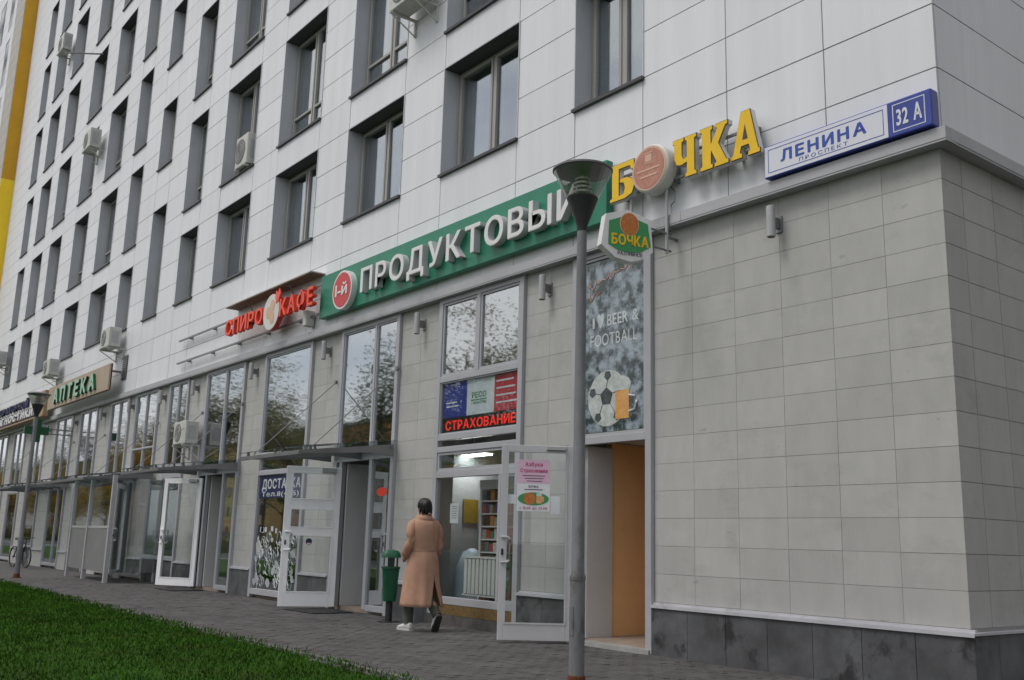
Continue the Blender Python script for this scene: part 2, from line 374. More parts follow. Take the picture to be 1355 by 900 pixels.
# ================================================================== MAIN BUILDING
B = thing('apartment_building', 'long white panelled apartment block with shops along its ground floor', 'building')
XC = [0, -1.27, -2.63, -4.04, -5.40, -6.76, -8.86, -10.2, -12.32, -13.67, -15.76, -17.15, -19.2, -20.6, -21.9, -23.4, -24.6, -26.1, -27.35, -28.8, -30.7, -32.25, -34.1, -36.05, -37.9, -39.2, -41.0, -42.4, -43.7, -45.0, -46.35, -47.7]
ZR = [5.30, 5.975, 6.665]
for a, b, k in ((7.375, 9.36, 3), (10.06, 12.72, 4), (13.43, 16.08, 4), (16.79, 19.42, 4), (20.12, 22.70, 4), (23.35, 25.90, 4), (26.55, 29.1, 4)):
    ZR += [a+(b-a)*i/k for i in range(k+1)]
ZR.append(29.8)
FL = [(3, 6), (7, 11), (12, 16), (17, 21), (22, 26), (27, 31), (32, 36)]
ST = [(3, 8), (10, 13), (15, 18), (20, 23), (25, 28), (30, 33)]
WCOL = {3: FL, 5: FL, 7: FL, 9: FL, 11: FL, 13: FL, 15: ST, 17: FL, 19: FL, 21: FL, 23: FL, 25: FL, 27: FL}
def zvis(x): return 6.7-.452*x
wins = []; hole = set()
for c, fl in WCOL.items():
    for k0, k1 in fl:
        if ZR[k0] < zvis(XC[c+1])+3.0:
            wins.append((c, k0, k1))
            for k in range(k0, k1): hole.add((c, k))
def ndc(p):
    d = Vector(p)-CAM; z = d.dot(fw)
    return (d.dot(rt)/z*.9606, d.dot(up)/z*.9606, z)     # +-0.5 horizontally is the frame
cells = []
for c in range(len(XC)-1):
    for k in range(len(ZR)-1):
        if (c, k) in hole: continue
        x0, x1, z0, z1 = XC[c+1], XC[c], ZR[k], ZR[k+1]
        q = ndc(((x0+x1)/2, 0, (z0+z1)/2)); vis = abs(q[0]) < .53 and abs(q[1]) < .36
        ang = (x1-x0)*(z1-z0)/q[2]**2*abs(CAM.y/(Vector((x0, 0, z0))-CAM).length)
        cells.append((ang if vis else 0, x0, x1, z0, z1))
cells.sort(reverse=True)
GAP = .007
pm = {}
rest = MB()
for i, (a, x0, x1, z0, z1) in enumerate(cells):
    if i < 290 and a > 0:
        key = (round(x1-x0, 3), round(z1-z0, 3))
        if key not in pm: pm[key] = MB().box(GAP-(x1-x0)/2, (x1-x0)/2-GAP, -.014, .014, GAP-(z1-z0)/2, (z1-z0)/2-GAP).mesh('facade_panel'); pm[key].materials.append(MATS['panel'])
        o = bpy.data.objects.new('facade_panel', pm[key]); col.objects.link(o); o.parent = B
        o.location = ((x0+x1)/2, .014+rnd.uniform(-.0015, .0015), (z0+z1)/2); o.rotation_euler = (rnd.gauss(0, .0008), 0, rnd.gauss(0, .0008))
    else: rest.box(x0+GAP, x1-GAP, .001, .028, z0+GAP, z1-GAP)
rest.build('facade_panels_far', 'panel', B, kind='stuff')
# side face (gable, towards +x)
YC = [.03, 2.25, 4.5, 6.7, 8.9, 11.1, 13.3, 15.0]
sides = MB()
for k in range(len(ZR)-1):
    for j in range(len(YC)-1):
        if j == 0 and k < 6:
            o = MB().box(-.028, .0, YC[j]+GAP, YC[j+1]-GAP, ZR[k]+GAP, ZR[k+1]-GAP).build('gable_panel', 'panel', B)
        else: sides.box(-.028, .0, YC[j]+GAP, YC[j+1]-GAP, ZR[k]+GAP, ZR[k+1]-GAP)
sides.build('gable_panels_far', 'panel', B, kind='stuff')
# core behind the panels: cells without window holes, then room backs, roof, gable and rear
core = MB(); seam = MB()
for c in range(len(XC)-1):
    k = 0
    while k < len(ZR)-1:
        if (c, k) in hole: k += 1; continue
        k2 = k
        while k2 < len(ZR)-1 and (c, k2) not in hole: k2 += 1
        seam.quad((XC[c+1], .009, ZR[k]), (XC[c]-(.03 if c == 0 else 0), .009, ZR[k]), (XC[c]-(.03 if c == 0 else 0), .009, ZR[k2]), (XC[c+1], .009, ZR[k2])); k = k2
core.box(-47.6, -.045, 1.1, 15, 5.2, 29.75)
core.quad((-.045, .045, 5.17), (-.045, 15, 5.17), (-.045, 15, 29.7), (-.045, .045, 29.7))
core.quad((-47.6, .045, 29.7), (-.045, .045, 29.7), (-.045, 1.2, 29.7), (-47.6, 1.2, 29.7))
core.quad((-47.6, .045, 5.2), (-.045, .045, 5.2), (-.045, 1.2, 5.2), (-47.6, 1.2, 5.2))
core.quad((-47.65, .045, 0), (-47.65, 15, 0), (-47.65, 15, 29.7), (-47.65, .045, 29.7))
core.build('building_core', 'core', B); seam.build('panel_backing', 'seam', B)
# upper windows
WM = {}
def win_meshes(w_, h_, bar):
    key = (round(w_, 2), round(h_, 2), bar)
    if key in WM: return WM[key]
    D = .34; a, b = -w_/2, w_/2
    lin = MB()      # metal-lined recess with a thin proud flange
    t = .012
    lin.quad((a, -.004, 0), (a, D+.1, 0), (a, D+.1, h_), (a, -.004, h_)); lin.quad((b, -.004, 0), (b, -.004, h_), (b, D+.1, h_), (b, D+.1, 0))
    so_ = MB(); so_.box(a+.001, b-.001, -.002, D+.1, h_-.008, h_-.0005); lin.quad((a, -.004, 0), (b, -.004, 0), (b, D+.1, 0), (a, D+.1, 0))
    lin.box(a-.022, a, -.012, -.004, -.0, h_+.022); lin.box(b, b+.022, -.012, -.004, -.0, h_+.022); lin.box(a, b, -.012, -.004, h_, h_+.022)
    fr = MB(); f = .062; m_ = 0.0
    def rect(x0, x1, z0, z1, f, y0, y1):
        fr.box(x0, x0+f, y0, y1, z0, z1); fr.box(x1-f, x1, y0, y1, z0, z1); fr.box(x0+f, x1-f, y0, y1, z0, z0+f); fr.box(x0+f, x1-f, y0, y1, z1-f, z1)
    rect(a+.002, b-.002, .03, h_-.002, f, D-.03, D+.05)
    single = w_ < 1.5
    panes = []
    div = [(a+f, b-f)] if w_ < 1.25 else [(a+f, -.03), (.03, b-f)]
    if len(div) == 2: fr.box(-.03, .03, D-.034, D+.05, .03+f, h_-f)
    for (p0, p1) in div:
        rect(p0+.002, p1-.002, .03+f+.002, h_-f-.002, .05, D-.05, D+.03)
        if bar: fr.box(p0+.05, p1-.05, D-.048, D+.028, h_*.26, h_*.26+.055)
        zz = [.03+f+.05, h_-f-.05] if not bar else [.03+f+.05, h_*.26, h_*.26+.055, h_-f-.05]
        for i in range(0, len(zz), 2): panes.append(MB().box(p0+.05, p1-.05, D-.006, D+.004, zz[i], zz[i+1]).mesh('pane'))
    si = MB(); si.box(a-.03, b+.03, -.055, D-.032, -.034, .012)
    cu = MB(); rr = random.Random(int(w_*100+h_*10)); k = 40
    def curtain(x0, x1, z0):
        pts = [(x0+(x1-x0)*i/k, D+.16+.02*math.sin(i*1.7+rr.random())) for i in range(k+1)]
        for i in range(k): cu.quad((pts[i][0], pts[i][1], z0), (pts[i+1][0], pts[i+1][1], z0), (pts[i+1][0], pts[i+1][1], h_), (pts[i][0], pts[i][1], h_))
    curtain(a, a+(b-a)*rr.uniform(.42, .6), .05)
    if rr.random() < .6: curtain(b-(b-a)*rr.uniform(.12, .25), b, .05)
    for p in panes: p.materials.append(MATS['glass'])
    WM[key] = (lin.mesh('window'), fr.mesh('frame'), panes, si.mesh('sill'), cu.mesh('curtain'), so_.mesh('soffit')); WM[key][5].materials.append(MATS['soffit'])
    for me, mm in zip((WM[key][0], WM[key][1], WM[key][3], WM[key][4]), ('reveal', 'winframe', 'sill', 'curtain')): me.materials.append(MATS[mm])
    return WM[key]
for (c, k0, k1) in wins:
    x0, x1, z0, z1 = XC[c+1], XC[c], ZR[k0], ZR[k1]
    lin, fr, panes, si, cu, so_ = win_meshes(x1-x0, z1-z0, k1-k0 == 4)
    o = link('window', lin, None, B); o.location = ((x0+x1)/2, 0, z0)
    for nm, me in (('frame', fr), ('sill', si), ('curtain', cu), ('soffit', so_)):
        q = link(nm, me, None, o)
        if nm == 'curtain' and rnd.random() < .5: q.scale = (-1, 1, 1)
    for p in panes:
        q = link('pane', p, None, o); q.rotation_euler = (rnd.gauss(0, .004), 0, rnd.gauss(0, .004))
# cornice strip between shops and flats (front and gable)
cx = [0.1, -3.3, -8.2, -13.1, -18, -23, -28, -33, -38, -43, -47.7]
for i in range(len(cx)-1):
    MB().prism([(0, 0)], 0, 0) if False else None
    m_ = MB(); m_.box(cx[i+1]+.002, cx[i]-.002, -.10, -.002, 5.172, 5.296); m_.box(cx[i+1]+.002, cx[i]-.002, -.094, .09, 5.150, 5.1715); m_.build('cornice', 'cornice', B)
m_ = MB(); m_.box(.002, .10, -.0019, 15, 5.172, 5.296); m_.box(-.09, .094, .0905, 15, 5.150, 5.1715); m_.build('cornice', 'cornice', B)
# ---- ground floor piers: tiles, plinth slabs, ledge
ROW = [.605+.3255*i for i in range(14)]+[5.149]
TY = .055
OPEN = [(-5.40, -3.90), (-8.72, -6.48), (-12.08, -9.95), (-15.56, -13.28), (-18.98, -16.61), (-21.62, -20.17), (-24.42, -22.45), (-26.82, -25.0), (-30.2, -28.2), (-33.35, -31.2), (-37.1, -35.0), (-40.1, -38.2), (-43.6, -41.3)]
PIER = []; right = 0
for a, b in OPEN: PIER.append((b, right)); right = a
PIER.append((-47.6, right))
tm = {}; far_t = MB()
def tile(x0, x1, z0, z1):
    key = (round(x1-x0, 3), round(z1-z0, 3))
    if key not in tm:
        g_ = .0026; tm[key] = MB().box(g_-(x1-x0)/2, (x1-x0)/2-g_, -.006, .006, g_-(z1-z0)/2, (z1-z0)/2-g_).mesh('wall_tile'); tm[key].materials.append(MATS['tile'])
    o = bpy.data.objects.new('wall_tile', tm[key]); col.objects.link(o); o.parent = B; o.location = ((x0+x1)/2, TY+.006+rnd.uniform(-.001, .001), (z0+z1)/2)
ntile = 0
pcore = MB()
for i, (a, b) in enumerate(PIER):
    if i == 0: cs = [-3.9, -3.265, -2.615, -1.965, -1.32, -.69, -.05]
    else:
        nc = max(1, round((b-a)/.62)); cs = [a+(b-a)*j/nc for j in range(nc+1)]
    bb = -.06 if i == 0 else b
    pcore.box(a+.001, bb, TY+.003, .4, 0, 5.15)
    for j in range(len(cs)-1):
        for k in range(14):
            if i < 6: tile(cs[j], cs[j+1], ROW[k], ROW[k+1]); ntile += 1
            else: far_t.box(cs[j]+.004, cs[j+1]-.004, TY, TY+.012, ROW[k]+.004, ROW[k+1]-.004)
    nb = max(1, round((b-a)/.55))
    for j in range(nb):
        xa, xb = a+(b-a)*j/nb, a+(b-a)*(j+1)/nb
        if i < 7: MB().box(xa+.003, xb-.003, 0.0+rnd.uniform(0, .002), .05, -.02, .548).build('plinth_slab', 'plinth', B)
        else: far_t.box(xa, xb, .02, .05, -.02, .548)
    m_ = MB(); m_.box(a, b+(.02 if i == 0 else 0), -.022, TY+.013, .552, .574); m_.box(a, b+(.02 if i == 0 else 0), -.024, -.0215, .538, .574); m_.box(a, b, .03, TY+.013, .5745, .600); m_.build('plinth_ledge', 'ledge', B)
far_t.build('pier_tiles_far', 'tile', B, kind='stuff')
pcore.quad((-.0545, .0605, -.02), (-.0545, 15, -.02), (-.0545, 15, 5.148), (-.0545, .0605, 5.148))
pcore.build('pier_core', 'grout', B)
# gable ground floor
for j, (ya, yb) in enumerate([(.06, .44), (.44, 1.06), (1.06, 1.70), (1.70, 2.34)]):
    for k in range(14):
        MB().box(-.062, -.05, ya+.004, yb-.004, ROW[k]+.004, ROW[k+1]-.004).build('gable_tile', 'tile', B)
    MB().box(-.03, .0, ya-.058 if j == 0 else ya+.003, yb-.003, -.02, .548).build('gable_plinth_slab', 'plinth', B)
m_ = MB(); m_.box(-.062, -.05, 2.348, 15, .6, 5.149); m_.build('gable_wall', 'tile', B)
m_ = MB(); m_.box(-.03, 0, 2.343, 15, -.02, .548); m_.build('gable_plinth', 'plinth', B)
m_ = MB(); m_.box(-.063, .022, .0135, 15, .5525, .5745); m_.build('plinth_ledge', 'ledge', B)

# ---- shop interiors: one row of rooms behind the glazing
inn = MB()
inn.quad((-47.5, 5.2, .02), (-.1, 5.2, .02), (-.1, 5.2, 5.0), (-47.5, 5.2, 5.0)); inn.quad((-47.5, .25, 5.0), (-.1, .25, 5.0), (-.1, 5.2, 5.0), (-47.5, 5.2, 5.0))
for x in (-13.0, -16.1, -20.0, -22.1, -28.0, -34.2, -40.6): inn.box(x-.06, x+.06, .42, 5.19, .02, 4.99)
inn.box(-9.4, -9.28, .42, 5.19, .02, 4.99)
inn.build('shop_rooms', 'innergrey', B)
fl = MB(); fl.box(-47.5, -.1, .12, 5.2, -.1, .06); fl.build('shop_floor', 'innerfloor', B)
# entrance corridor beside the gable: orange walls, pale tiled floor
co = MB(); co.box(-5.34, -5.24, .62, 3.2, .075, 2.62); co.box(-5.23, -3.7, 3.2, 3.3, .075, 2.62); co.box(-3.8, -3.7, .42, 3.19, .075, 2.62); co.build('entrance_wall', 'orangewall', B)
co = MB(); co.box(-5.335, -5.20, .14, .60, .075, 2.54); co.build('entrance_jamb', 'innerwhite', B)
co = MB(); co.box(-5.3, -3.75, .14, 3.2, .06, .0745); co.build('entrance_floor', 'innerfloor', B)
co = MB(); co.box(-5.34, -3.7, .2, 3.3, 2.63, 2.70); co.build('entrance_ceiling', 'innerwhite', B)
co = MB(); co.box(-5.39, -3.92, -.035, .139, -.02, .05); co.build('door_step', 'kerb', B)

# ---- glazing of the ground-floor openings
def glazing(a, b, verts, hors, skip=(), f=.105, y0=-.005, y1=.095, name='shop_window', m='alu', pm_='shopglass', zb=.05, zt=5.149, inner=.042):
    """frame mesh with jambs, head, mullions; panes as sub-parts.  verts: list of (x, zlo, zhi); hors: list of (z, xlo, xhi, h)"""
    fr = MB(); fr.box(a+.003, a+f, y0, y1, 0, zt); fr.box(b-f, b-.003, y0, y1, 0, zt); fr.box(a+f, b-f, y0, y1, zt-.08, zt)
    for (x, zl, zh, wd) in verts: fr.box(x-wd/2, x+wd/2, y0+.004, y1-.004, zl, zh)
    for (z, xl, xh, h) in hors: fr.box(xl, xh, y0+.002, y1-.002, z-h/2, z+h/2)
    return fr.build(name, m, B, bevel=.006)
def pane(p, x0, x1, z0, z1, y=.045, m='shopglass', sash=.04, fm='alu'):
    if sash:
        f = MB(); f.box(x0+.002, x0+sash, y-.03, y+.03, z0+.002, z1-.002); f.box(x1-sash, x1-.002, y-.03, y+.03, z0+.002, z1-.002); f.box(x0+sash, x1-sash, y-.03, y+.03, z0+.002, z0+sash); f.box(x0+sash, x1-sash, y-.03, y+.03, z1-sash, z1-.002)
        f.build('sash', fm, p)
    c_ = ((x0+x1)/2, y, (z0+z1)/2); o = MB(c_).box(x0+sash, x1-sash, y-.004, y+.004, z0+sash, z1-sash).build('pane', m, p); o.location = c_; o.rotation_euler = (rnd.gauss(0, .0012), 0, rnd.gauss(0, .0008)); return o
TOP = 5.07
# 0: beer shop doorway
W0 = glazing(-5.40, -3.90, [], [(2.59, -5.295, -4.005, .10)]); pane(W0, -5.295, -4.005, 2.64, TOP)
# 1: insurance shop
W1 = glazing(-8.72, -6.48, [(-7.62, 3.85, TOP, .09), (-6.95, .42, 2.22, .06)], [(3.80, -8.615, -6.585, .10), (2.86, -8.615, -6.585, .10), (2.665, -8.615, -6.585, .09), (2.275, -8.615, -6.585, .11), (.36, -8.615, -6.585, .11)])
pane(W1, -8.615, -7.665, 3.85, TOP); pane(W1, -7.575, -6.585, 3.85, TOP); pane(W1, -8.615, -6.585, 2.91, 3.75, sash=.02, m='doorglass')
pane(W1, -8.615, -6.585, 2.33, 2.62); pane(W1, -8.615, -6.98, .415, 2.22, sash=.0, m='doorglass'); pane(W1, -6.92, -6.585, .415, 2.22, sash=.03)
MB().box(-8.615, -6.585, .0, .09, .155, .302).build('shop_step', 'wood', B)
MB().box(-8.71, -6.49, -.02, .09, -.02, .15).build('shop_step', 'paverbase', B)
# 2: doorway with white door
W2 = glazing(-12.08, -9.95, [(-10.78, 2.78, TOP, .06), (-11.82, .06, 2.62, .10), (-10.72, .06, 2.62, .10)], [(2.70, -11.975, -10.055, .16), (.09, -10.66, -10.055, .10)])
pane(W2, -11.975, -10.81, 2.78, TOP, sash=.03); pane(W2, -10.75, -10.055, 2.78, TOP, sash=.03); pane(W2, -10.67, -10.055, .14, 2.62, sash=.0)
# 3: delivery window
W3 = glazing(-15.56, -13.28, [], [(2.92, -15.455, -13.385, .10), (2.55, -15.455, -13.385, .09), (.12, -15.455, -13.385, .12)])
pane(W3, -15.455, -13.385, 2.97, TOP, sash=.03); pane(W3, -15.455, -13.385, 2.595, 2.87, sash=.02); pane(W3, -15.455, -13.385, .18, 2.505, sash=.0)
# 4: doorway
W4 = glazing(-18.98, -16.61, [(-17.72, 2.78, TOP, .07), (-18.45, .06, 2.62, .10), (-17.42, .06, 2.62, .09)], [(2.70, -18.875, -16.715, .16), (.10, -17.375, -16.715, .10)])
pane(W4, -18.875, -17.755, 2.78, TOP, sash=.03); pane(W4, -17.685, -16.715, 2.78, TOP, sash=.03); pane(W4, -17.37, -16.715, .15, 2.62, sash=.0)
# 5..: further shopfronts
for i in range(5, len(OPEN)):
    a, b = OPEN[i]; mid = (a+b)/2
    wv = [(mid, 2.9, TOP, .06)]+([(mid+.2, .1, 2.62, .07)] if i in (6, 7, 9) else [])
    wh = [(2.75, a+.105, b-.105, .22)]
    low = .62 if i in (5, 8, 10) else .1
    if low > .3: MB().box(a+.01, b-.01, .03, .12, -.01, .585).build('parapet_slab', 'plinth', B)
    wh.append((low, a+.105, b-.105, .08))
    if i == 6: wh += [(3.55, a+.105, b-.105, .05), (2.0, mid+.24, b-.105, .05)]
    p = glazing(a, b, wv, wh)
    pane(p, a+.105, mid-.03, 2.86, TOP, sash=.02); pane(p, mid+.03, b-.105, 2.86, TOP, sash=.02)
    if i in (6, 7, 9): pane(p, a+.105, mid+.16, low+.04, 2.64, sash=.03); pane(p, mid+.24, b-.105, low+.04, 2.64, sash=.03)
    else: pane(p, a+.105, b-.105, low+.04, 2.64, sash=.03)
# green vinyl-covered panes and blinds behind the pharmacy glass
for x0, x1, z0, z1, m_ in ((-30.0, -29.2, 2.9, 4.9, 'signgreen'), (-33.1, -32.5, .2, 4.9, 'signgreen'), (-26.6, -26.1, .3, 2.5, 'signgreen'), (-29.2, -28.4, 2.9, 4.9, 'innerwhite'), (-36.9, -36.2, .8, 4.9, 'yellow'), (-39.9, -39.3, .2, 4.9, 'leafyellow'), (-25.9, -25.2, 3.0, 4.9, 'mint')):
    MB().box(x0, x1, .14, .15, z0, z1).build('window_blind', m_, B)

# ---- doors standing open
def side_of(o):
    v = o.matrix_basis.inverted() @ CAM; return 1 if v.y > 0 else -1
def leaf(hinge, tip, z0, z1, bars, m, gm, fw_=.085, bot=.15, t=.055, handle=True, name='door', double=False):
    hx, hy = hinge; L_ = math.hypot(tip[0]-hx, tip[1]-hy); a = math.atan2(tip[1]-hy, tip[0]-hx)
    f = MB(); h = z1-z0
    f.box(0, fw_, -t/2, t/2, 0, h); f.box(L_-fw_, L_, -t/2, t/2, 0, h); f.box(fw_, L_-fw_, -t/2, t/2, 0, bot); f.box(fw_, L_-fw_, -t/2, t/2, h-fw_, h)
    zz = [bot]
    for (b0, b1) in bars: f.box(fw_, L_-fw_, -t/2+.002, t/2-.002, b0, b1); zz += [b0, b1]
    zz.append(h-fw_)
    o = f.build(name, m, B, bevel=.006); o.location = (hx, hy, z0); o.rotation_euler = (0, 0, a)
    for i in range(0, len(zz), 2):
        MB().box(fw_, L_-fw_, -.004, .004, zz[i], zz[i+1]).build('pane', gm, o)
        e = MB()
        for s in (-1, 1):
            y0, y1 = (t/2-.012, t/2+.008) if s > 0 else (-t/2-.008, -t/2+.012)
            e.box(fw_-.002, fw_+.018, y0, y1, zz[i], zz[i+1]); e.box(L_-fw_-.018, L_-fw_+.002, y0, y1, zz[i], zz[i+1]); e.box(fw_+.018, L_-fw_-.018, y0, y1, zz[i], zz[i]+.018); e.box(fw_+.018, L_-fw_-.018, y0, y1, zz[i+1]-.018, zz[i+1])
        e.build('glazing_bead', m, o)
    cl_ = MB(); sc_ = side_of(o); cl_.box(.10, .36, min(sc_*t/2, sc_*(t/2+.05)), max(sc_*t/2, sc_*(t/2+.05)), h-fw_+.012, h-.012); cl_.build('door_closer', 'lampgrey', o, bevel=.006)
    if handle:
        for s in (-1, 1):
            y = s*(t/2); xx = L_-fw_/2
            hd = MB(); hd.tube([(xx, y, .97), (xx, y+s*.05, .97), (xx-.07, y+s*.06, .975), (xx-.095, y+s*.06, 1.0), (xx-.095, y+s*.06, 1.26), (xx-.07, y+s*.06, 1.285), (xx, y+s*.05, 1.29), (xx, y, 1.29)], .017, 8); autosmooth(hd.build('handle', 'whitedoor' if m == 'whitedoor' else 'lampgrey', o))
        MB().box(L_-fw_/2-.014, L_-fw_/2+.014, -t/2-.012, t/2+.012, 1.06, 1.14).build('keyhole', 'rubber', o)
    return o, L_
d1, L1 = leaf((-5.27, -.06), (-5.82, -.83), .03, 2.52, [], 'aludoor', 'doorglass', fw_=.075, bot=.20)
d1['label'] = 'grey aluminium glass door with posters'
d2, L2 = leaf((-11.60, -.08), (-11.95, -1.0), .05, 2.50, [(1.24, 1.36), (1.70, 1.86)], 'whitedoor', 'doorglass', fw_=.11, bot=.24)
d2['label'] = 'white plastic glass door with two crossbars'
d3, L3 = leaf((-18.55, -.03), (-19.48, -.60), .05, 2.545, [], 'whitedoor', 'doorglass', fw_=.10, bot=.17)
d3['label'] = 'white plastic door with one tall pane'
# prints on the grey door (outer face looks to the camera: local +y or -y)
def flat(o, x0, x1, z0, z1, m, name, d=0.006, k=0.0):
    s = side_of(o); y = s*(.006+k); return MB().box(x0, x1, min(y, y+s*.001), max(y, y+s*.001), z0, z1).build(name, m, o)
PX0, PX1 = L1-.34-.32, L1-.34+.06
def dtext(o, s_, xc, wdt, z, h, m, k=.004, off=.01):
    """text on a door face, reading left to right for the camera"""
    s = side_of(o); mb = text_line(s_, 0, wdt, 0, h, 0, m, None, depth=.001, offset=off, join=True, name='lettering')
    mb.parent = o; mb.rotation_euler = (0, 0, math.pi if s > 0 else 0); mb.location = (xc+(wdt/2 if s > 0 else -wdt/2), s*(.006+k), z); return mb
pxc = L1/2+.045
flat(d1, pxc-.215, pxc+.215, 1.63, 2.30, 'paper', 'poster')
flat(d1, pxc-.213, pxc+.213, 1.99, 2.298, 'pink', 'poster_panel', k=.0015)
dtext(d1, 'Азбука', pxc, .23, 2.215, .052, 'inkred', off=.03); dtext(d1, 'Страхования', pxc, .36, 2.135, .05, 'inkred', off=.03)
for q in range(3): flat(d1, pxc-.15+.02*q, pxc+.15-.03*q, 2.085-.035*q, 2.095-.035*q, 'ink', 'poster_line', k=.003)
dtext(d1, 'БОЧКА', pxc, .13, 1.935, .03, 'ink', off=.02); flat(d1, pxc-.12, pxc+.12, 1.905, 1.915, 'ink', 'poster_line', k=.003)
e_ = MB(); sgn = side_of(d1); yy = sgn*.0085
e_.ring_loft([[(pxc+.205*math.cos(t), yy, 1.79+.085*math.sin(t)) for t in [2*math.pi*i/28 for i in range(28)]], [(pxc+.205*math.cos(t), yy+sgn*.001, 1.79+.085*math.sin(t)) for t in [2*math.pi*i/28 for i in range(28)]]]); e_.build('poster_oval', 'printgreen', d1)
e_ = MB(); cxx = pxc+.05*sgn
e_.ring_loft([[(cxx+.075*math.cos(t), yy+sgn*.002, 1.79+.08*math.sin(t)) for t in [2*math.pi*i/24 for i in range(24)]], [(cxx+.075*math.cos(t), yy+sgn*.003, 1.79+.08*math.sin(t)) for t in [2*math.pi*i/24 for i in range(24)]]]); e_.build('poster_emblem', 'emblemred', d1)
flat(d1, pxc-sgn*.075-.035, pxc-sgn*.075+.035, 1.73, 1.83, 'amber', 'poster_mug', k=.004); flat(d1, pxc-sgn*.075-.035, pxc-sgn*.075+.035, 1.83, 1.865, 'foam', 'poster_mug_foam', k=.004)
flat(d1, pxc-sgn*.125-.015, pxc-sgn*.125+.015, 1.75, 1.82, 'amber', 'poster_mug_handle', k=.0035)
dtext(d1, 'с 10.00 до 23.00', pxc, .36, 1.655, .034, 'inkred', off=.015)
flat(d1, pxc-sgn*.29-.06, pxc-sgn*.29+.06, 1.60, 1.83, 'flagwhite', 'notice'); flat(d1, pxc+sgn*.285-.06, pxc+sgn*.285+.055, 1.72, 1.84, 'flagwhite', 'notice')
# sticker on the white door
st = MB(); s2 = side_of(d2); st.ring_loft([[(L2/2+.02+.055*math.cos(t), s2*.006, 1.12+.06*math.sin(t)) for t in [2*math.pi*i/20 for i in range(20)]], [(L2/2+.02+.055*math.cos(t), s2*.007, 1.12+.06*math.sin(t)) for t in [2*math.pi*i/20 for i in range(20)]]]); st.build('sticker', 'navy', d2)
flat(d2, L2/2-.015, L2/2+.055, 1.07, 1.10, 'pink', 'sticker_band', k=.003)
# doorway linings behind the open doors
m_ = MB(); m_.box(-11.765, -11.72, .11, .55, .062, 2.6); m_.build('doorway_lining', 'innerwhite', B)
m_ = MB(); m_.box(-11.68, -11.15, 1.1, 1.16, .062, 2.6); m_.build('doorway_panel', 'palepanel', B)
m_ = MB(); m_.box(-11.14, -10.85, 1.3, 1.34, .062, 1.5); m_.build('doorway_curtain', 'innerblue', B)
m_ = MB(); m_.box(-18.4, -18.34, .11, .9, .062, 2.6); m_.box(-18.33, -17.95, .9, .96, 1.25, 2.6); m_.build('doorway_lining', 'innerwhite', B)
m_ = MB(); m_.box(-18.33, -17.95, .9, .955, .062, 1.24); m_.build('doorway_panel', 'beige', B)

# ================================================================== PRINTS IN THE SHOP WINDOWS
# beer and football print
fp = thing('window_print', 'tall beer and football print with ball and mug in the doorway window', 'poster', (-4.65, .03, 2.7))
o3 = (-4.65, .03, 2.7)
MB(o3).box(-5.25, -4.05, .0385, .0400, 2.69, 5.02).build('print_sheet', 'posterteal', fp)
text_line('I', -5.02, -4.98, 4.10, .15, .0380, 'chalk', fp, .001, .015, o3, 'lettering', join=True)
text_line('♥', -4.93, -4.80, 4.115, .14, .0380, 'chalk', fp, .001, 0, o3, 'lettering', join=True)
text_line('BEER &', -4.74, -4.16, 4.10, .16, .0380, 'chalk', fp, .001, .015, o3, 'lettering', join=True)
text_line('FOOTBALL', -5.06, -4.18, 3.84, .17, .0380, 'chalk', fp, .001, .0, o3, 'lettering', join=True)
sc = MB(o3)
for k_ in range(2):
    pts = [(-5.1+i*.017+.022*math.cos(i*.9), .0368, 4.68-.15*k_+(.035+.03*math.sin(i*.31))*math.sin(i*.9+k_)+.004*i) for i in range(48 if k_ == 0 else 14)]
    sc.tube(pts, .008, 5)
sc.build('script_stroke', 'scriptred', fp)
bc = (-4.72, 3.13); br = .37
bl = MB(o3)
bl.prism([(bc[0]+br*math.cos(t)*1.0, bc[1]+br*math.sin(t)) for t in [2*math.pi*i/40 for i in range(40)]], .0365, .0380); bl.build('ball', 'foam', fp)
bk = MB(o3)
def pent(cx_, cz_, r, ph, sx=1, sz=1): bk.prism([(cx_+sx*r*math.cos(ph+2*math.pi*i/5), cz_+sz*r*math.sin(ph+2*math.pi*i/5)) for i in range(5)], .0345, .0360)
pent(bc[0]-.02, bc[1]+.02, .125, R(90))
for q in range(5):
    t = R(90+72*q); pent(bc[0]+.30*math.cos(t), bc[1]+.30*math.sin(t), .075, t+math.pi, .9, .9)
    bk.tube([(bc[0]-.02+.13*math.cos(t), .0352, bc[1]+.02+.13*math.sin(t)), (bc[0]+.25*math.cos(t), .0352, bc[1]+.25*math.sin(t))], .005, 4)
bk.build('ball_patch', 'ballblack', fp)
mg = MB(o3); mg.box(-4.57, -4.32, .0325, .0340, 2.84, 3.21); mg.build('mug', 'amber', fp)
mg = MB(o3); mg.prism([(-4.59, 3.2102), (-4.30, 3.2102), (-4.28, 3.29), (-4.33, 3.36), (-4.44, 3.40), (-4.54, 3.37), (-4.60, 3.30)], .0325, .0340); mg.build('mug_foam', 'foam', fp)
mg = MB(o3); mg.tube([(-4.32, .0332, 2.92), (-4.22, .0332, 2.94), (-4.19, .0332, 3.03), (-4.21, .0332, 3.11), (-4.32, .0332, 3.13)], .018, 6); mg.build('mug_handle', 'foam', fp)
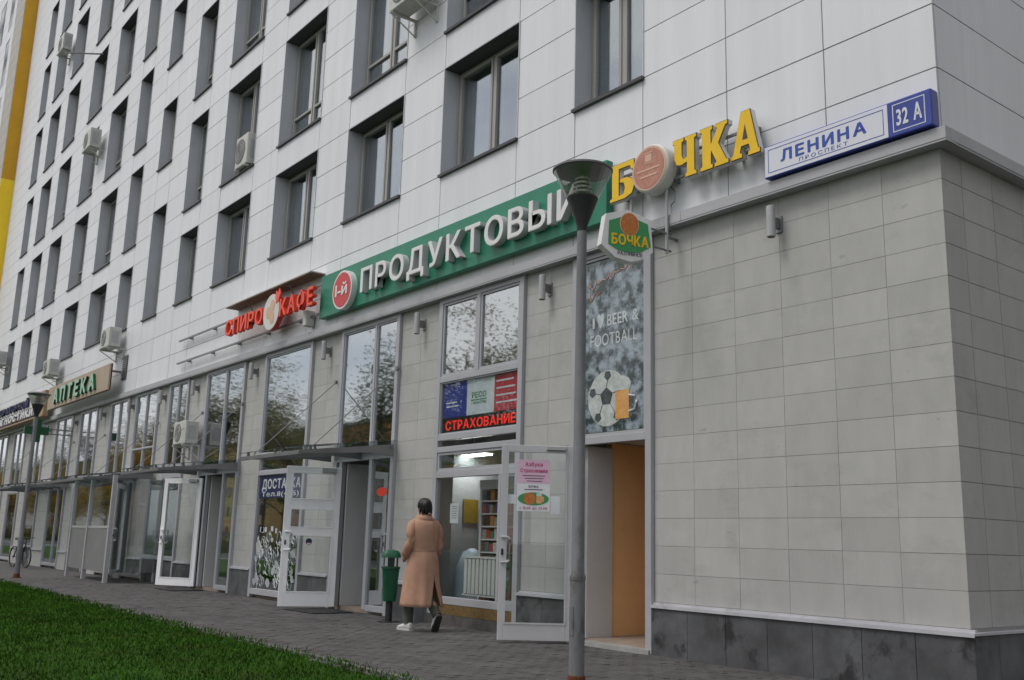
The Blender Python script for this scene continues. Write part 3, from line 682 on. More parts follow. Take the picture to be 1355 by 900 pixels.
# tricolour banner and LED strip
bn = thing('window_banner', 'blue white and red banner above the red running sign', 'banner', (-7.6, .06, 3.1)); ob = (-7.6, .06, 3.1)
for x0, x1, m_ in ((-8.57, -7.93, 'flagblue'), (-7.93, -7.22, 'flagwhite'), (-7.22, -6.62, 'flagred')): MB(ob).box(x0, x1, .060, .062, 3.17, 3.74).build('stripe', m_, bn)
text_line('ГАРАНТИЯ', -7.80, -7.42, 3.33, .045, .0585, 'printgreen', bn, .001, .02, ob, 'lettering', join=True)
text_line('РЕСО', -7.80, -7.42, 3.43, .09, .0585, 'printgreen', bn, .001, .02, ob, 'lettering', join=True)
MB(ob).box(-7.82, -7.4, .0575, .0585, 3.39, 3.405).build('underline', 'printgreen', bn)
for q in range(4): MB(ob).box(-7.17, -6.75+.03*q, .0575, .0585, 3.62-.11*q, 3.645-.11*q).build('print_line', 'flagwhite', bn)
for q in range(2): MB(ob).box(-8.5, -8.2+.05*q, .0575, .0585, 3.40-.06*q, 3.42-.06*q).build('print_line', 'flagwhite', bn)
led = thing('led_sign', 'red running letters sign reading СТРАХОВАНИЕ in the shop window', 'sign', (-7.6, .06, 2.93)); ol = (-7.6, .06, 2.93)
MB(ol).box(-8.58, -6.61, .058, .12, 2.935, 3.16).build('housing', 'ledblack', led)
text_line('СТРАХОВАНИЕ', -8.49, -6.68, 2.975, .145, .0565, 'ledred', led, .002, .03, ol, 'letter')
# delivery window print
dp = thing('window_lettering', 'white delivery lettering and food drawings on the window by the white door', 'lettering', (-14.8, .03, 1.0)); od = (-14.8, .03, 1.0)
MB(od).box(-15.42, -13.42, .0385, .0400, 2.02, 2.49).build('dark_strip', 'navy', dp)
text_line('ДОСТАВКА', -15.30, -13.50, 2.22, .20, .0378, 'chalk', dp, .001, .03, od, 'letter')
text_line('Тел.8(495)', -15.30, -13.55, 2.06, .10, .0378, 'chalk', dp, .001, .015, od, 'lettering', join=True)
text_line('В Ð'.replace('Ð', 'О')+'БНИНСК', -15.30, -14.5, 1.25, .12, .040, 'chalk', dp, .001, .02, od, 'lettering', join=True) if False else None
dr = MB(od); rr = random.Random(5)
for q in range(70):
    cx_, cz_ = rr.uniform(-15.35, -13.55), rr.uniform(.3, 1.25); r_ = rr.uniform(.05, .13); ph = rr.random()*6
    dr.tube([(cx_+r_*(1+.25*math.sin(3*t+ph))*math.cos(t), .0395, cz_+r_*1.15*math.sin(t)) for t in [2*math.pi*i/12 for i in range(13)]], .003+.005*rr.random()**2, 4)
for q in range(8): x_ = rr.uniform(-15.3, -14.4); z_ = 1.3+.05*rr.random(); dr.box(x_, x_+rr.uniform(.05, .14), .0395, .0405, z_, z_+.1)
dr.build('drawing', 'chalk', dp, kind='stuff')
df = MB(od); d2_ = MB(od)
for q in range(44):
    cx_, cz_ = rr.uniform(-15.38, -13.5), rr.uniform(.25, 1.2); r_ = rr.uniform(.03, .10); ph = rr.random()*6; k_ = rr.randint(5, 9); yy_ = .0386-.00004*q
    (df if q % 2 else d2_).prism([(cx_+r_*(1+.4*math.sin(2*t+ph))*math.cos(t), cz_+r_*math.sin(t)) for t in [2*math.pi*i/k_ for i in range(k_)]], yy_-.00002, yy_)
df.build('drawing_fill', 'innergrey', dp, kind='stuff'); d2_.build('drawing_fill', 'foam', dp, kind='stuff')
# coloured advert and screens in the glass beside the further door
ad = thing('window_advert', 'turquoise and red advert sticker behind glass right of the tall pane door', 'poster', (-17.0, .05, 1.3)); oa = (-17.0, .05, 1.3)
MB(oa).box(-17.3, -16.8, .058, .060, 1.62, 2.1).build('advert_panel', 'mint', ad); MB(oa).box(-17.3, -16.8, .056, .0578, 1.72, 1.92).build('advert_band', 'bluefascia', ad); MB(oa).box(-17.32, -16.78, .058, .060, 1.34, 1.58).build('advert_red', 'neonred', ad); MB(oa).box(-17.22, -16.9, .0565, .0575, 1.42, 1.50).build('advert_label', 'paper', ad)
os_ = thing('window_sticker', 'red oval open sticker on the glass right of the white door', 'sticker', (-10.35, .04, 2.0)); oo = (-10.35, .04, 2.0)
MB(oo).prism([(-10.35+.17*math.cos(t), 2.05+.075*math.sin(t)) for t in [2*math.pi*i/24 for i in range(24)]], .0385, .0400).build('oval', 'neonred', os_)
# papers taped inside the insurance window
pp = thing('notice', 'white paper notice taped inside the insurance shop glass', 'notice', (-8.1, .06, 1.7)); MB((-8.1, .06, 1.7)).box(-8.27, -8.05, .058, .060, 1.52, 1.82).build('sheet', 'paper', pp)
for q in range(6): MB((-8.1, .06, 1.7)).box(-8.23, -8.09, .0565, .0577, 1.77-.035*q, 1.777-.035*q).build('text_line', 'ink', pp)

# ---- things inside the insurance shop
ra = thing('radiator', 'white ribbed radiator inside the insurance shop window', 'radiator', (-7.6, .25, .4)); orr = (-7.6, .25, .4)
for q in range(14): MB(orr).box(-8.05+.1*q, -7.97+.1*q, .20, .29, .47, 1.0).build('fin', 'radiator', ra, bevel=.012)
MB(orr).box(-8.1, -6.62, .21, .28, .445, .468).build('rail', 'radiator', ra); MB(orr).box(-8.1, -6.62, .19, .30, 1.002, 1.03).build('rail', 'radiator', ra)
MB(orr).tube([(-8.06, .25, .1), (-8.06, .25, .46)], .014, 6).build('pipe', 'radiator', ra)
sh = thing('display_rack', 'white shelving rack full of packets inside the insurance shop', 'shelf', (-8.3, 1.2, .06)); osh = (-8.3, 1.2, .06)
YS, RX0, RX1 = .50, -8.10, -6.72
for xa_ in (RX0, RX1-.05): MB(osh).box(xa_, xa_+.05, YS, YS+.38, .06, 2.05).build('upright', 'innerwhite', sh)
MB(osh).box(RX0+.05, RX1-.05, YS+.34, YS+.38, .06, 2.25).build('back_panel', 'innergrey', sh); MB(osh).box(RX0, RX1, YS-.01, YS+.38, 2.055, 2.2).build('header', 'innerwhite', sh)
rr = random.Random(11)
for k_ in range(9):
    z_ = .30+.195*k_; MB(osh).box(RX0+.052, RX1-.052, YS-.02, YS+.338, z_, z_+.022).build('shelf_board', 'innerwhite', sh)
    x_ = RX0+.08
    while x_ < RX1-.22:
        ww = rr.uniform(.06, .12); hh = rr.uniform(.115, .165)
        ci = rr.randrange(10); pk = MB().box(-ww/2+.004, ww/2-.004, -.1, .08, .001, hh).build('packet', PROD[ci], None, bevel=.01); pk.location = (x_+ww/2, YS+.10, z_+.022); x_ += ww
        tag(pk, ['red', 'green', 'yellow', 'orange', 'blue', 'pale grey', 'black', 'brown', 'teal', 'beige'][ci]+' packet on the '+['lowest', 'second', 'third', 'fourth', 'middle', 'sixth', 'seventh', 'eighth', 'top'][k_]+' shelf of the rack in the insurance shop', 'packet', 'packets on the rack')
lampb = thing('strip_lamp', 'lit white ceiling strip lamp inside the insurance shop', 'lamp', (-9.3, 1.0, 2.66)); olm = (-9.3, 1.0, 2.66)
MB(olm).box(-9.27, -8.55, .90, 1.12, 2.69, 2.75).build('housing', 'innerwhite', lampb); MB(olm).box(-9.25, -8.6, .93, 1.09, 2.665, 2.689).build('tube', 'tube', lampb)
MB(olm).tube([(-9.0, 1.0, 2.75), (-9.0, 1.0, 4.99)], .008, 5).build('cord', 'innerwhite', lampb)
yp = tag(MB().box(-9.26, -9.24, 1.0, 1.3, 1.55, 1.95).build('wall_poster', 'dullyellow'), 'yellow poster on the side wall inside the insurance shop', 'poster')
bag = MB(); bag.lathe((-8.75, .85, .06), [(.05, 0), (.26, .05), (.30, .35), (.26, .75), (.15, 1.02), (.03, 1.08)], 14); bo_ = autosmooth(bag.build('sack', 'bluefascia'), 80); tag(bo_, 'pale blue sack standing behind the radiator in the insurance shop', 'sack')
# ================================================================== SIGNS
# blue street sign on the corner
sg = thing('street_sign', 'blue and white street name sign at the building corner reading ЛЕНИНА 32 А', 'sign', (-1, -.1, 5.31)); q = (-1, -.1, 5.31)
MB(q).box(-1.985, .005, -.155, -.02, 5.318, 5.70).build('box', 'blue', sg, bevel=.012)
MB(q).box(-1.975, -.46, -.1575, -.1545, 5.333, 5.685).build('name_panel', 'signwhite', sg)
def border(x0, x1, z0, z1, y, t, m, name): 
    b_ = MB(q); b_.box(x0, x1, y-.002, y, z0, z0+t); b_.box(x0, x1, y-.002, y, z1-t, z1); b_.box(x0, x0+t, y-.002, y, z0+t, z1-t); b_.box(x1-t, x1, y-.002, y, z0+t, z1-t); b_.build(name, m, sg)
border(-1.93, -.505, 5.372, 5.647, -.1578, .007, 'bluetext', 'border'); border(-.405, -.06, 5.362, 5.655, -.1555, .009, 'signwhite', 'border')
text_line('ЛЕНИНА', -1.76, -.70, 5.465, .135, -.1578, 'bluetext', sg, .003, .035, q, gap=.20)
text_line('ПРОСПЕКТ', -1.52, -.92, 5.395, .042, -.1578, 'bluetext', sg, .002, .0, q, gap=.32)
text_line('32 А', -.365, -.095, 5.425, .175, -.1555, 'signwhite', sg, .004, .03, q, gap=.10)

# yellow letters with round emblem
by = thing('shop_sign', 'yellow three-dimensional letters БОЧКА with a round barrel emblem', 'sign', (-3.2, -.1, 5.6)); q = (-3.2, -.1, 5.6)
def yletter(polys, x0, x1, z0, z1, holes=()):
    """poly points in 0..1 box; letter body is white sided with a yellow face and dark outline"""
    import bmesh
    def tr(p, g_=0): return (x0+p[0]*(x1-x0), z0+p[1]*(z1-z0))
    body = MB(q)
    for P in polys: body.prism([tr(p) for p in P], -.20, -.125)
    o = body.build('letter', 'rimwhite', by)
    fd = MB(q); fy = MB(q)
    for P in polys:
        fd.prism([tr(p) for p in P], -.208, -.2003)
        pts = [Vector(tr(p)) for p in P]; n_ = len(pts); t_ = .016; ins = []
        area = sum(pts[i].x*pts[(i+1) % n_].y-pts[(i+1) % n_].x*pts[i].y for i in range(n_)); s_ = 1 if area > 0 else -1
        for i in range(n_):
            e1 = (pts[i]-pts[i-1]).normalized(); e2 = (pts[(i+1) % n_]-pts[i]).normalized()
            n1 = Vector((-e1.y, e1.x))*s_; n2 = Vector((-e2.y, e2.x))*s_; b_ = (n1+n2); b_ = b_/max(.35, b_.length_squared)*2*1.0
            ins.append(pts[i]+b_*t_*.5*2/2)
        fy.prism([tuple(p) for p in ins], -.214, -.2083)
    fd.build('face_outline', 'darkedge', o); fy.build('face', 'yellow', o)
bx0, bz0, bz1 = -4.44, 5.66, 6.17
# Б
yletter([[(0, 0), (.62, 0), (.9, .08), (1, .28), (.92, .48), (.7, .58), (.40, .58), (.40, .46), (.55, .44), (.60, .30), (.55, .16), (.38, .14), (.38, .84), (.80, .84), (.86, .72), (.98, .72), (.98, 1), (0, 1), (0, .9), (.08, .88), (.08, .12), (0, .1)]], -4.44, -3.98, bz0, bz1)
# Ч
yletter([[(.52, 0), (1, 0), (1, .1), (.92, .12), (.92, .88), (1, .9), (1, 1), (.5, 1), (.5, .9), (.58, .88), (.58, .50), (.46, .48), (.40, .56), (.40, .88), (.48, .9), (.48, 1), (0, 1), (0, .9), (.06, .88), (.06, .52), (.16, .36), (.36, .32), (.58, .36), (.58, .12), (.52, .1)]], -3.32, -2.93, bz0-.01, bz1+.01)
# К
yletter([[(0, 0), (.46, 0), (.46, .1), (.40, .12), (.40, .40), (.56, .12), (.50, .1), (.50, 0), (1, 0), (1, .1), (.92, .12), (.66, .54), (.90, .88), (.98, .9), (.98, 1), (.54, 1), (.54, .9), (.60, .88), (.40, .60), (.40, .88), (.46, .9), (.46, 1), (0, 1), (0, .9), (.07, .88), (.07, .12), (0, .1)]], -2.88, -2.44, bz0-.015, bz1+.02)
# А (counter bridged along one side)
yletter([[(0, 0), (.40, 0), (.40, .10), (.33, .12), (.37, .24), (.61, .24), (.65, .12), (.58, .10), (.58, 0), (1, 0), (1, .10), (.94, .12), (.68, 1), (.36, 1), (.06, .12), (0, .10)]], -2.41, -1.99, bz0-.02, bz1+.04)
ai = MB(q); ai.prism([(-2.41+.42*a, 5.64+.57*b) for a, b in ((.41, .38), (.59, .38), (.50, .70))], -.217, -.2143); ai.build('letter_counter', 'darkedge', by)
em = MB(q); em.lathe((-3.645, -.10, 5.905), [(.30, 0), (.315, .02), (.315, .17), (.295, .195)], 36, 'y'); autosmooth(em.build('emblem', 'rimwhite', by))
em = MB(q); em.lathe((-3.645, -.296, 5.905), [(.288, 0), (.288, .004)], 36, 'y'); em.build('emblem_face', 'cream', by)
em = MB(q); em.lathe((-3.645, -.301, 5.905), [(.262, 0), (.262, .003)], 36, 'y'); em.build('emblem_disc', 'emblem', by)
em = MB(q); em.box(-3.70, -3.59, -.3075, -.3045, 5.99, 6.09); em.box(-3.715, -3.575, -.3075, -.3045, 6.10, 6.115); em.box(-3.715, -3.575, -.3075, -.3045, 5.965, 5.98)
for k_ in range(2): em.box(-3.84+.05*k_, -3.45-.05*k_, -.3075, -.3045, 5.875-.085*k_, 5.90-.085*k_)
em.build('emblem_mark', 'cream', by)
rl = MB(q); rl.box(-4.42, -2.06, -.124, -.094, 5.72, 5.75); rl.build('rail', 'steel', by); rl = MB(q); rl.box(-4.42, -2.12, -.124, -.094, 6.0, 6.03); rl.build('rail', 'steel', by)
for x_ in (-4.3, -3.9, -3.4, -2.9, -2.4, -2.15): m_ = MB(q); m_.box(x_-.015, x_+.015, -.094, .0, 5.70, 6.04); m_.build('bracket', 'steel', by)
# hanging cable below the emblem
m_ = MB(q); m_.tube([(-3.5, -.06, 5.68), (-3.42, -.06, 5.60), (-3.44, -.05, 5.47), (-3.50, -.05, 5.44), (-3.50, -.05, 5.31)], .008, 6); m_.build('cable', 'steel', by)

# green grocery sign
gs = thing('shop_sign', 'long green sign board with white raised letters ПРОДУКТОВЫЙ and a red disc', 'sign', (-8.7, -.1, 5.48)); q = (-8.7, -.1, 5.48)
MB(q).box(-12.81, -4.57, -.15, -.03, 5.475, 6.34).build('board', 'signgreen', gs, bevel=.01)
for x_ in (-12.4, -10.3, -8.2, -6.1, -4.9): MB(q).box(x_-.03, x_+.03, -.029, .0, 5.55, 6.28).build('bracket', 'steel', gs)
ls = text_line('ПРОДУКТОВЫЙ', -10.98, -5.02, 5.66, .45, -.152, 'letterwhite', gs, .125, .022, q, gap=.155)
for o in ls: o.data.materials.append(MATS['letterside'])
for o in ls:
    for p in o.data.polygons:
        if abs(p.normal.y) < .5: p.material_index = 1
ds = MB(q); ds.lathe((-11.68, -.152, 5.845), [(.375, 0), (.375, .12)], 36, 'y'); autosmooth(ds.build('disc', 'letterwhite', gs))
ds = MB(q); ds.lathe((-11.68, -.273, 5.845), [(.335, 0), (.335, .006)], 36, 'y'); ds.build('disc_face', 'signred', gs)
text_line('1-й', -11.92, -11.46, 5.74, .235, -.281, 'letterwhite', gs, .008, .02, q, gap=.06)

# red cafe sign
cf = thing('cafe_sign', 'red raised letters СПИРО КАФЕ on rails under a narrow brown roof', 'sign', (-15, -.1, 5.6)); q = (-15, -.1, 5.6)
for z_ in (5.60, 6.20):
    m_ = MB(q); m_.box(-20.9, -12.85, -.13, -.09, z_-.02, z_+.02); m_.build('rail', 'steel', cf)
for x_ in (-20.2, -18.6, -17.0, -15.4, -13.8):
    for z_ in (5.60, 6.20): MB(q).box(x_-.02, x_+.02, -.09, .0, z_-.035, z_+.035).build('rail_bracket', 'steel', cf)
def redword(s_, x0, x1, zb, h):
    text_line(s_, x0, x1, zb, h, -.26, 'neonred', cf, .10, .03, q, gap=.13)
redword('СПИРО', -17.15, -15.10, 5.74, .36); redword('КАФЕ', -14.25, -12.72, 5.74, .37)
ds = MB(q); ds.lathe((-14.66, -.24, 5.90), [(.40, 0), (.40, .10)], 36, 'y'); autosmooth(ds.build('disc', 'signred', cf))
ds = MB(q); ds.lathe((-14.66, -.342, 5.90), [(.385, 0), (.385, .012)], 36, 'y'); ds.build('disc_face', 'rimwhite', cf)
ds = MB(q); ds.prism([(-14.66+(.10+.14*abs(math.sin(1.5*t)))*math.cos(t), 5.90+(.13+.15*abs(math.sin(1.5*t)))*math.sin(t)) for t in [2*math.pi*i/36 for i in range(36)]], -.360, -.355); ds.build('disc_mark', 'cream', cf)
ds = MB(q); ds.prism([(-14.42, 6.05), (-14.30, 6.10), (-14.22, 6.24), (-14.30, 6.36), (-14.36, 6.26), (-14.45, 6.33), (-14.47, 6.18)], -.366, -.34); ds.build('flame', 'neonred', cf)
rf = MB(q); rf.box(-17.34, -12.95, -.33, -.002, 6.455, 6.475); rf.build('roof_sheet', 'rimwhite', cf)
for k_ in range(4): MB(q).box(-17.3, -12.99, -.32+.08*k_, -.26+.08*k_, 6.435, 6.4545).build('roof_slat', 'brown', cf)
MB(q).box(-13.40, -13.24, -.22, -.02, 5.41, 5.73).build('power_box', 'acwhite', cf, bevel=.02)
for x_ in (-16.2, -14.1): m_ = MB(q); m_.tube([(x_, -.11, 6.2), (x_, -.25, 6.43)], .015, 6); m_.build('roof_stay', 'steel', cf)

# pharmacy sign
ph = thing('pharmacy_sign', 'beige board with raised green letters АПТЕКА', 'sign', (-29.4, -.3, 5.4)); q = (-29.4, -.3, 5.4)
MB(q).box(-33.05, -25.8, -.45, -.36, 5.40, 6.20).build('board', 'beige', ph, bevel=.01); MB(q).box(-33.05, -25.8, -.40, -.36, 5.39, 6.21).build('board_edge', 'tan', ph)
for x_ in (-32.5, -29.4, -26.2): MB(q).box(x_-.03, x_+.03, -.36, .0, 6.0, 6.06).build('bracket', 'steel', ph)
ls = text_line('АПТЕКА', -32.0, -27.0, 5.55, .50, -.455, 'mint', ph, .08, .05, q, gap=.30)
for o in ls:
    o.data.materials.append(MATS['crossgreen'])
    for p in o.data.polygons:
        if abs(p.normal.y) < .5: p.material_index = 1
# diagnostics sign
dg_ = thing('clinic_sign', 'navy and white sign with two text rows ending ДИАГНОСТИКИ', 'sign', (-38, -.3, 5.4)); q = (-38, -.3, 5.4)
MB(q).box(-43.5, -34.9, -.30, -.2, 5.36, 6.25).build('board', 'rimwhite', dg_); MB(q).box(-34.9, -33.9, -.38, -.2, 5.36, 6.25).build('end_box', 'tan', dg_, bevel=.01)
MB(q).box(-43.5, -34.9, -.305, -.2995, 5.40, 5.80).build('band', 'navy', dg_)
text_line('ЛАБОРАТОРНОЙ', -43.3, -36.6, 5.88, .28, -.302, 'navy', dg_, .08, .04, q, gap=.2)
text_line('ДИАГНОСТИКИ', -43.3, -35.6, 5.46, .28, -.306, 'letterwhite', dg_, .08, .04, q, gap=.2)
MB(q).box(-43.5, -33.9, -.40, -.2, 5.30, 5.355).build('lower_trim', 'tan', dg_)

# projecting hexagonal beer sign
hx = thing('projecting_sign', 'small white and green double-sided sign БОЧКА hanging out from the cornice', 'sign', (-3.5, -.72, 4.9)); q = (-3.5, -.72, 4.9)
yc, zc = -.82, 4.84
hexa = [(-.36, -.13), (-.30, .25), (-.02, .33), (.28, .24), (.31, -.16), (.20, -.25), (.02, -.31), (-.18, -.27)]
YR = Matrix.Translation((-3.5, yc, 0)) @ Matrix.Rotation(R(-20), 4, 'Z') @ Matrix.Translation((3.5, -yc, 0))
def plate(pts, x0, x1, m, name):
    k_ = len(pts); m2 = MB(q); m2.ring_loft([[YR @ Vector((x0, yc+a, zc+b)) for a, b in pts], [YR @ Vector((x1, yc+a, zc+b)) for a, b in pts]]); return fixn(m2.build(name, m, hx))
plate(hexa, -3.565, -3.435, 'letterwhite', 'case')
inn_ = [(-.27, -.12), (-.26, .17), (-.02, .26), (.24, .18), (.28, -.10), (.15, -.18), (.0, -.20), (-.15, -.18)]
for s_, xf in ((1, -3.435), (-1, -3.565)):
    plate([(a, b) for a, b in inn_], xf+s_*.001, xf+s_*.006, 'crossgreen' if False else 'printgreen', 'green_field')
    ring = [(.0+.115*math.cos(t), .15+.135*math.sin(t)) for t in [2*math.pi*i/24 for i in range(24)]]; plate(ring, xf+s_*.0065, xf+s_*.012, 'emblemred', 'round_emblem')
    ring = [(.0+.125*math.cos(t), .15+.145*math.sin(t)) for t in [2*math.pi*i/24 for i in range(24)]]; plate(ring, xf+s_*.003, xf+s_*.009, 'cream', 'emblem_rim')
    M = YR @ Matrix.Translation((xf+s_*.0075, yc, zc)) @ Matrix.Rotation(R(90)*s_, 4, 'Z')
    text_line('БОЧКА', -.23, .25, -.11, .13, 0, 'yellow', hx, .004, .04, q, gap=.08, M=M)
    text_line('РАЗЛИВНОЕ', -.15, .17, -.235, .045, .003, 'ink', hx, .002, .01, q, 'lettering', join=True, M=M)
for y_ in (4.83, 5.05): m_ = MB(q); m_.tube([(-3.5, -.06, y_), (-3.5, -.55, y_-.0)], .014, 6); m_.build('arm', 'steel', hx)
m_ = MB(q); m_.tube([(-3.5, -.13, 4.79), (-3.5, -.13, 5.9)], .02, 8); m_.build('post', 'lampgrey', hx)
m_ = MB(q); m_.tube([(-4.12, -.13, 5.33), (-4.12, -.13, 5.9)], .02, 8); m_.build('post', 'lampgrey', hx)
m_ = MB(q); m_.tube([(-3.5, -.13, 5.0), (-3.5, .05, 5.0)], .02, 8); m_.build('anchor', 'steel', hx)

# green pharmacy cross
gc = thing('pharmacy_cross', 'green cross sign projecting from the wall near the far lamp post', 'sign', (-31.2, -1.1, 4.5)); q = (-31.2, -1.1, 4.5)
cr_ = [(-.13, -.38), (.13, -.38), (.13, -.13), (.38, -.13), (.38, .13), (.13, .13), (.13, .38), (-.13, .38), (-.13, .13), (-.38, .13), (-.38, -.13), (-.13, -.13)]
m2 = MB(q); m2.ring_loft([[(-31.27, -1.1+a, 4.50+b) for a, b in cr_], [(-31.13, -1.1+a, 4.50+b) for a, b in cr_]]); fixn(m2.build('cross', 'crossgreen', gc))
for z_ in (4.42, 4.58): m2 = MB(q); m2.tube([(-31.2, -.75, z_), (-31.2, .06, z_)], .02, 6); m2.build('arm', 'steel', gc)

# ================================================================== WALL LAMPS, AIR CONDITIONERS, VENT, CANOPIES
wl_where = ['on the stone wall under the street sign', 'on the pier between the beer print and the tricolour banner', 'on the pier behind the walking person', 'on the pier left of the white door canopy', 'on the pier left of the delivery window', 'on the pier behind the low air conditioner', 'on the sixth pier from the corner', 'on the pier under the pharmacy sign right end', 'on the pier under the pharmacy letters', 'on the pier right of the green cross', 'on the pier behind the green cross']
for i, x_ in enumerate((-1.96, -5.94, -9.24, -12.6, -16.05, -19.6, -22.0, -24.7, -27.5, -30.7, -34.2)):
    t = thing('wall_lamp', 'grey cylinder up-down lamp '+wl_where[i], 'lamp', (x_, .055, 4.83), group='cylinder lamps on the piers')
    m_ = MB(); m_.lathe((0, -.155, 0), [(.044, -.18), (.049, -.175), (.049, .175), (.044, .18)], 18); autosmooth(m_.build('body', 'lampgrey', t))
    m_ = MB(); m_.lathe((0, -.155, 0), [(.04, -.183), (.04, -.1805)], 18); m_.build('lens', 'acgrille', t)
    m_ = MB(); m_.box(-.018, .018, -.10, -.02, -.06, .06); m_.build('arm', 'steel', t); m_ = MB(); m_.box(-.045, .045, -.02, -.0005, -.1, .09); m_.build('wall_plate', 'steel', t, bevel=.004)
def ac(x, z, w_, h_, d, label, y=-.16, fr=True):
    w_, h_, d = w_*.84, h_*.84, d*.85
    t = thing('air_conditioner', label, 'air conditioner', (x, y, z), group='air conditioners on the facade')
    b_ = MB(); b_.box(-w_/2, w_/2, -d, 0, 0, h_); b_.build('case', 'acwhite', t, bevel=.02)
    g_ = MB(); g_.lathe((-w_*.12, -d-.001, h_/2), [(h_*.40, -.001), (h_*.40, .004)], 20, 'y'); g_.build('fan_grille', 'acgrille', t)
    rr_ = MB()
    for k_ in range(1, 5): rr_.lathe((-w_*.12, -d-.006, h_/2), [(h_*.08*k_+.006, 0), (h_*.08*k_+.006, .005), (h_*.08*k_-.004, .005), (h_*.08*k_-.004, 0)], 20, 'y', cap=False)
    rr_.build('grille_ring', 'acwhite', t)
    for s_ in (-.38, .38):
        b_ = MB(); b_.box(s_*w_-.02, s_*w_+.02, -d-.03, -y-.0005 if fr else .0, -.05, -.002); b_.box(s_*w_-.02, s_*w_+.02, -y-.04 if fr else -.04, -y-.001 if fr else .0, -.35 if fr else -.05, -.051)
        if fr: b_.tube([(s_*w_, -d, -.05), (s_*w_, -y-.02, -.34)], .015, 5)
        b_.build('bracket', 'acwhite', t)
    s_ = MB(); s_.box(w_/2+.0005, w_/2+.006, -d*.8, -d*.2, h_*.2, h_*.8); s_.build('side_cover', 'lampgrey', t)
    return t
ac(-38.3, 21.35, 1.1, .9, .42, 'air conditioner high up near the yellow wall'); ac(-31.6, 14.8, 1.15, .85, .45, 'large air conditioner between windows in the upper left')
ac(-17.62, 10.11, .85, .95, .42, 'small air conditioner standing on the sill in a window recess', y=.20, fr=False); ac(-9.55, 10.75, 1.15, .75, .45, 'air conditioner cut off by the top edge beside a window')
ac(-26.45, 6.75, 1.1, .72, .42, 'air conditioner above the right end of the pharmacy sign'); ac(-33.65, 6.72, 1.1, .70, .42, 'air conditioner above the left end of the pharmacy sign')
ac(-43.3, 8.3, 1.1, .72, .42, 'air conditioner at the left edge of the picture'); t_ = ac(-19.35, 3.38, 1.0, .66, .38, 'low air conditioner hung in front of the ground-floor pier', y=-.10)
vg = thing('vent_grille', 'narrow grey louvred vent to the right of the pharmacy sign', 'vent', (-25.8, -.01, 5.75))
MB().box(-.22, .22, -.004, .0, 0, .75).build('backing', 'acgrille', vg)
for k_ in range(11): MB().box(-.22, .22, -.03, -.0045, .02+.066*k_, .052+.066*k_).build('louvre', 'steel', vg)
wr = MB(); wr.tube([(-33.0, .0, 19.3), (-33.0, -1.3, 18.9)], .03, 6); a_ = tag(wr.build('antenna', 'steel'), 'thin dark antenna arm sticking out from the upper facade', 'antenna')

def canopy(x0, x1, label, dep=1.8, zo=2.66, zw=2.90):
    t = thing('glass_canopy', label, 'canopy', ((x0+x1)/2, 0, zw), group='glass entrance canopies'); q = ((x0+x1)/2, 0, zw)
    zf = lambda y: zw+(zo-zw)*(-y/dep)
    n_ = max(2, round((x1-x0)/1.15)+1)
    for i in range(n_):
        x_ = x0+.06+(x1-x0-.12)*i/(n_-1); b_ = MB(q)
        b_.ring_loft([[(x_-.03, -.02, zf(0)-.26), (x_+.03, -.02, zf(0)-.26), (x_+.03, -.02, zf(0)-.06), (x_-.03, -.02, zf(0)-.06)], [(x_-.03, -.5, zf(-.5)-.17), (x_+.03, -.5, zf(-.5)-.17), (x_+.03, -.5, zf(-.5)-.06), (x_-.03, -.5, zf(-.5)-.06)], [(x_-.03, -dep+.02, zf(-dep)-.10), (x_+.03, -dep+.02, zf(-dep)-.10), (x_+.03, -dep+.02, zf(-dep)-.05), (x_-.03, -dep+.02, zf(-dep)-.05)]])
        fixn(b_.build('beam', 'steel', t))
        for y_ in (-.35, -1.0, -1.65):
            m_ = MB(q); m_.lathe((x_, y_, zf(y_)-.06), [(.025, 0), (.025, .085)], 10); m_.build('glass_clamp', 'steel', t)
        if i in (0, n_-1):
            m_ = MB(q); m_.tube([(x_, .0, 4.16), (x_, -dep+.25, zf(-dep+.25)-.03)], .009, 6); m_.build('tie_rod', 'steel', t)
            m_ = MB(q); m_.lathe((x_, .01, 4.16), [(.04, 0), (.04, .04)], 10, 'y'); m_.build('rod_anchor', 'steel', t)
    for y_ in (-.06, -dep+.04):
        m_ = MB(q); m_.box(x0, x1, y_-.025, y_+.025, zf(y_)-.12, zf(y_)-.06); m_.build('cross_beam', 'steel', t)
    npn = n_-1
    for i in range(npn):
        xa, xb = x0+(x1-x0)*i/npn+.006, x0+(x1-x0)*(i+1)/npn-.006
        m_ = MB(q); m_.ring_loft([[(xa, 0, zf(0)), (xb, 0, zf(0)), (xb, 0, zf(0)+.016), (xa, 0, zf(0)+.016)], [(xa, -dep, zf(-dep)), (xb, -dep, zf(-dep)), (xb, -dep, zf(-dep)+.016), (xa, -dep, zf(-dep)+.016)]])
        fixn(m_.build('glass_sheet', 'canopyglass', t))
    return t
canopy(-12.25, -9.9, 'steel and glass canopy over the white crossbar door'); canopy(-19.1, -16.55, 'steel and glass canopy over the tall pane door')
canopy(-27.2, -22.2, 'long steel and glass canopy over the pharmacy windbreak'); canopy(-37.0, -30.6, 'farthest steel and glass canopy at the left edge')

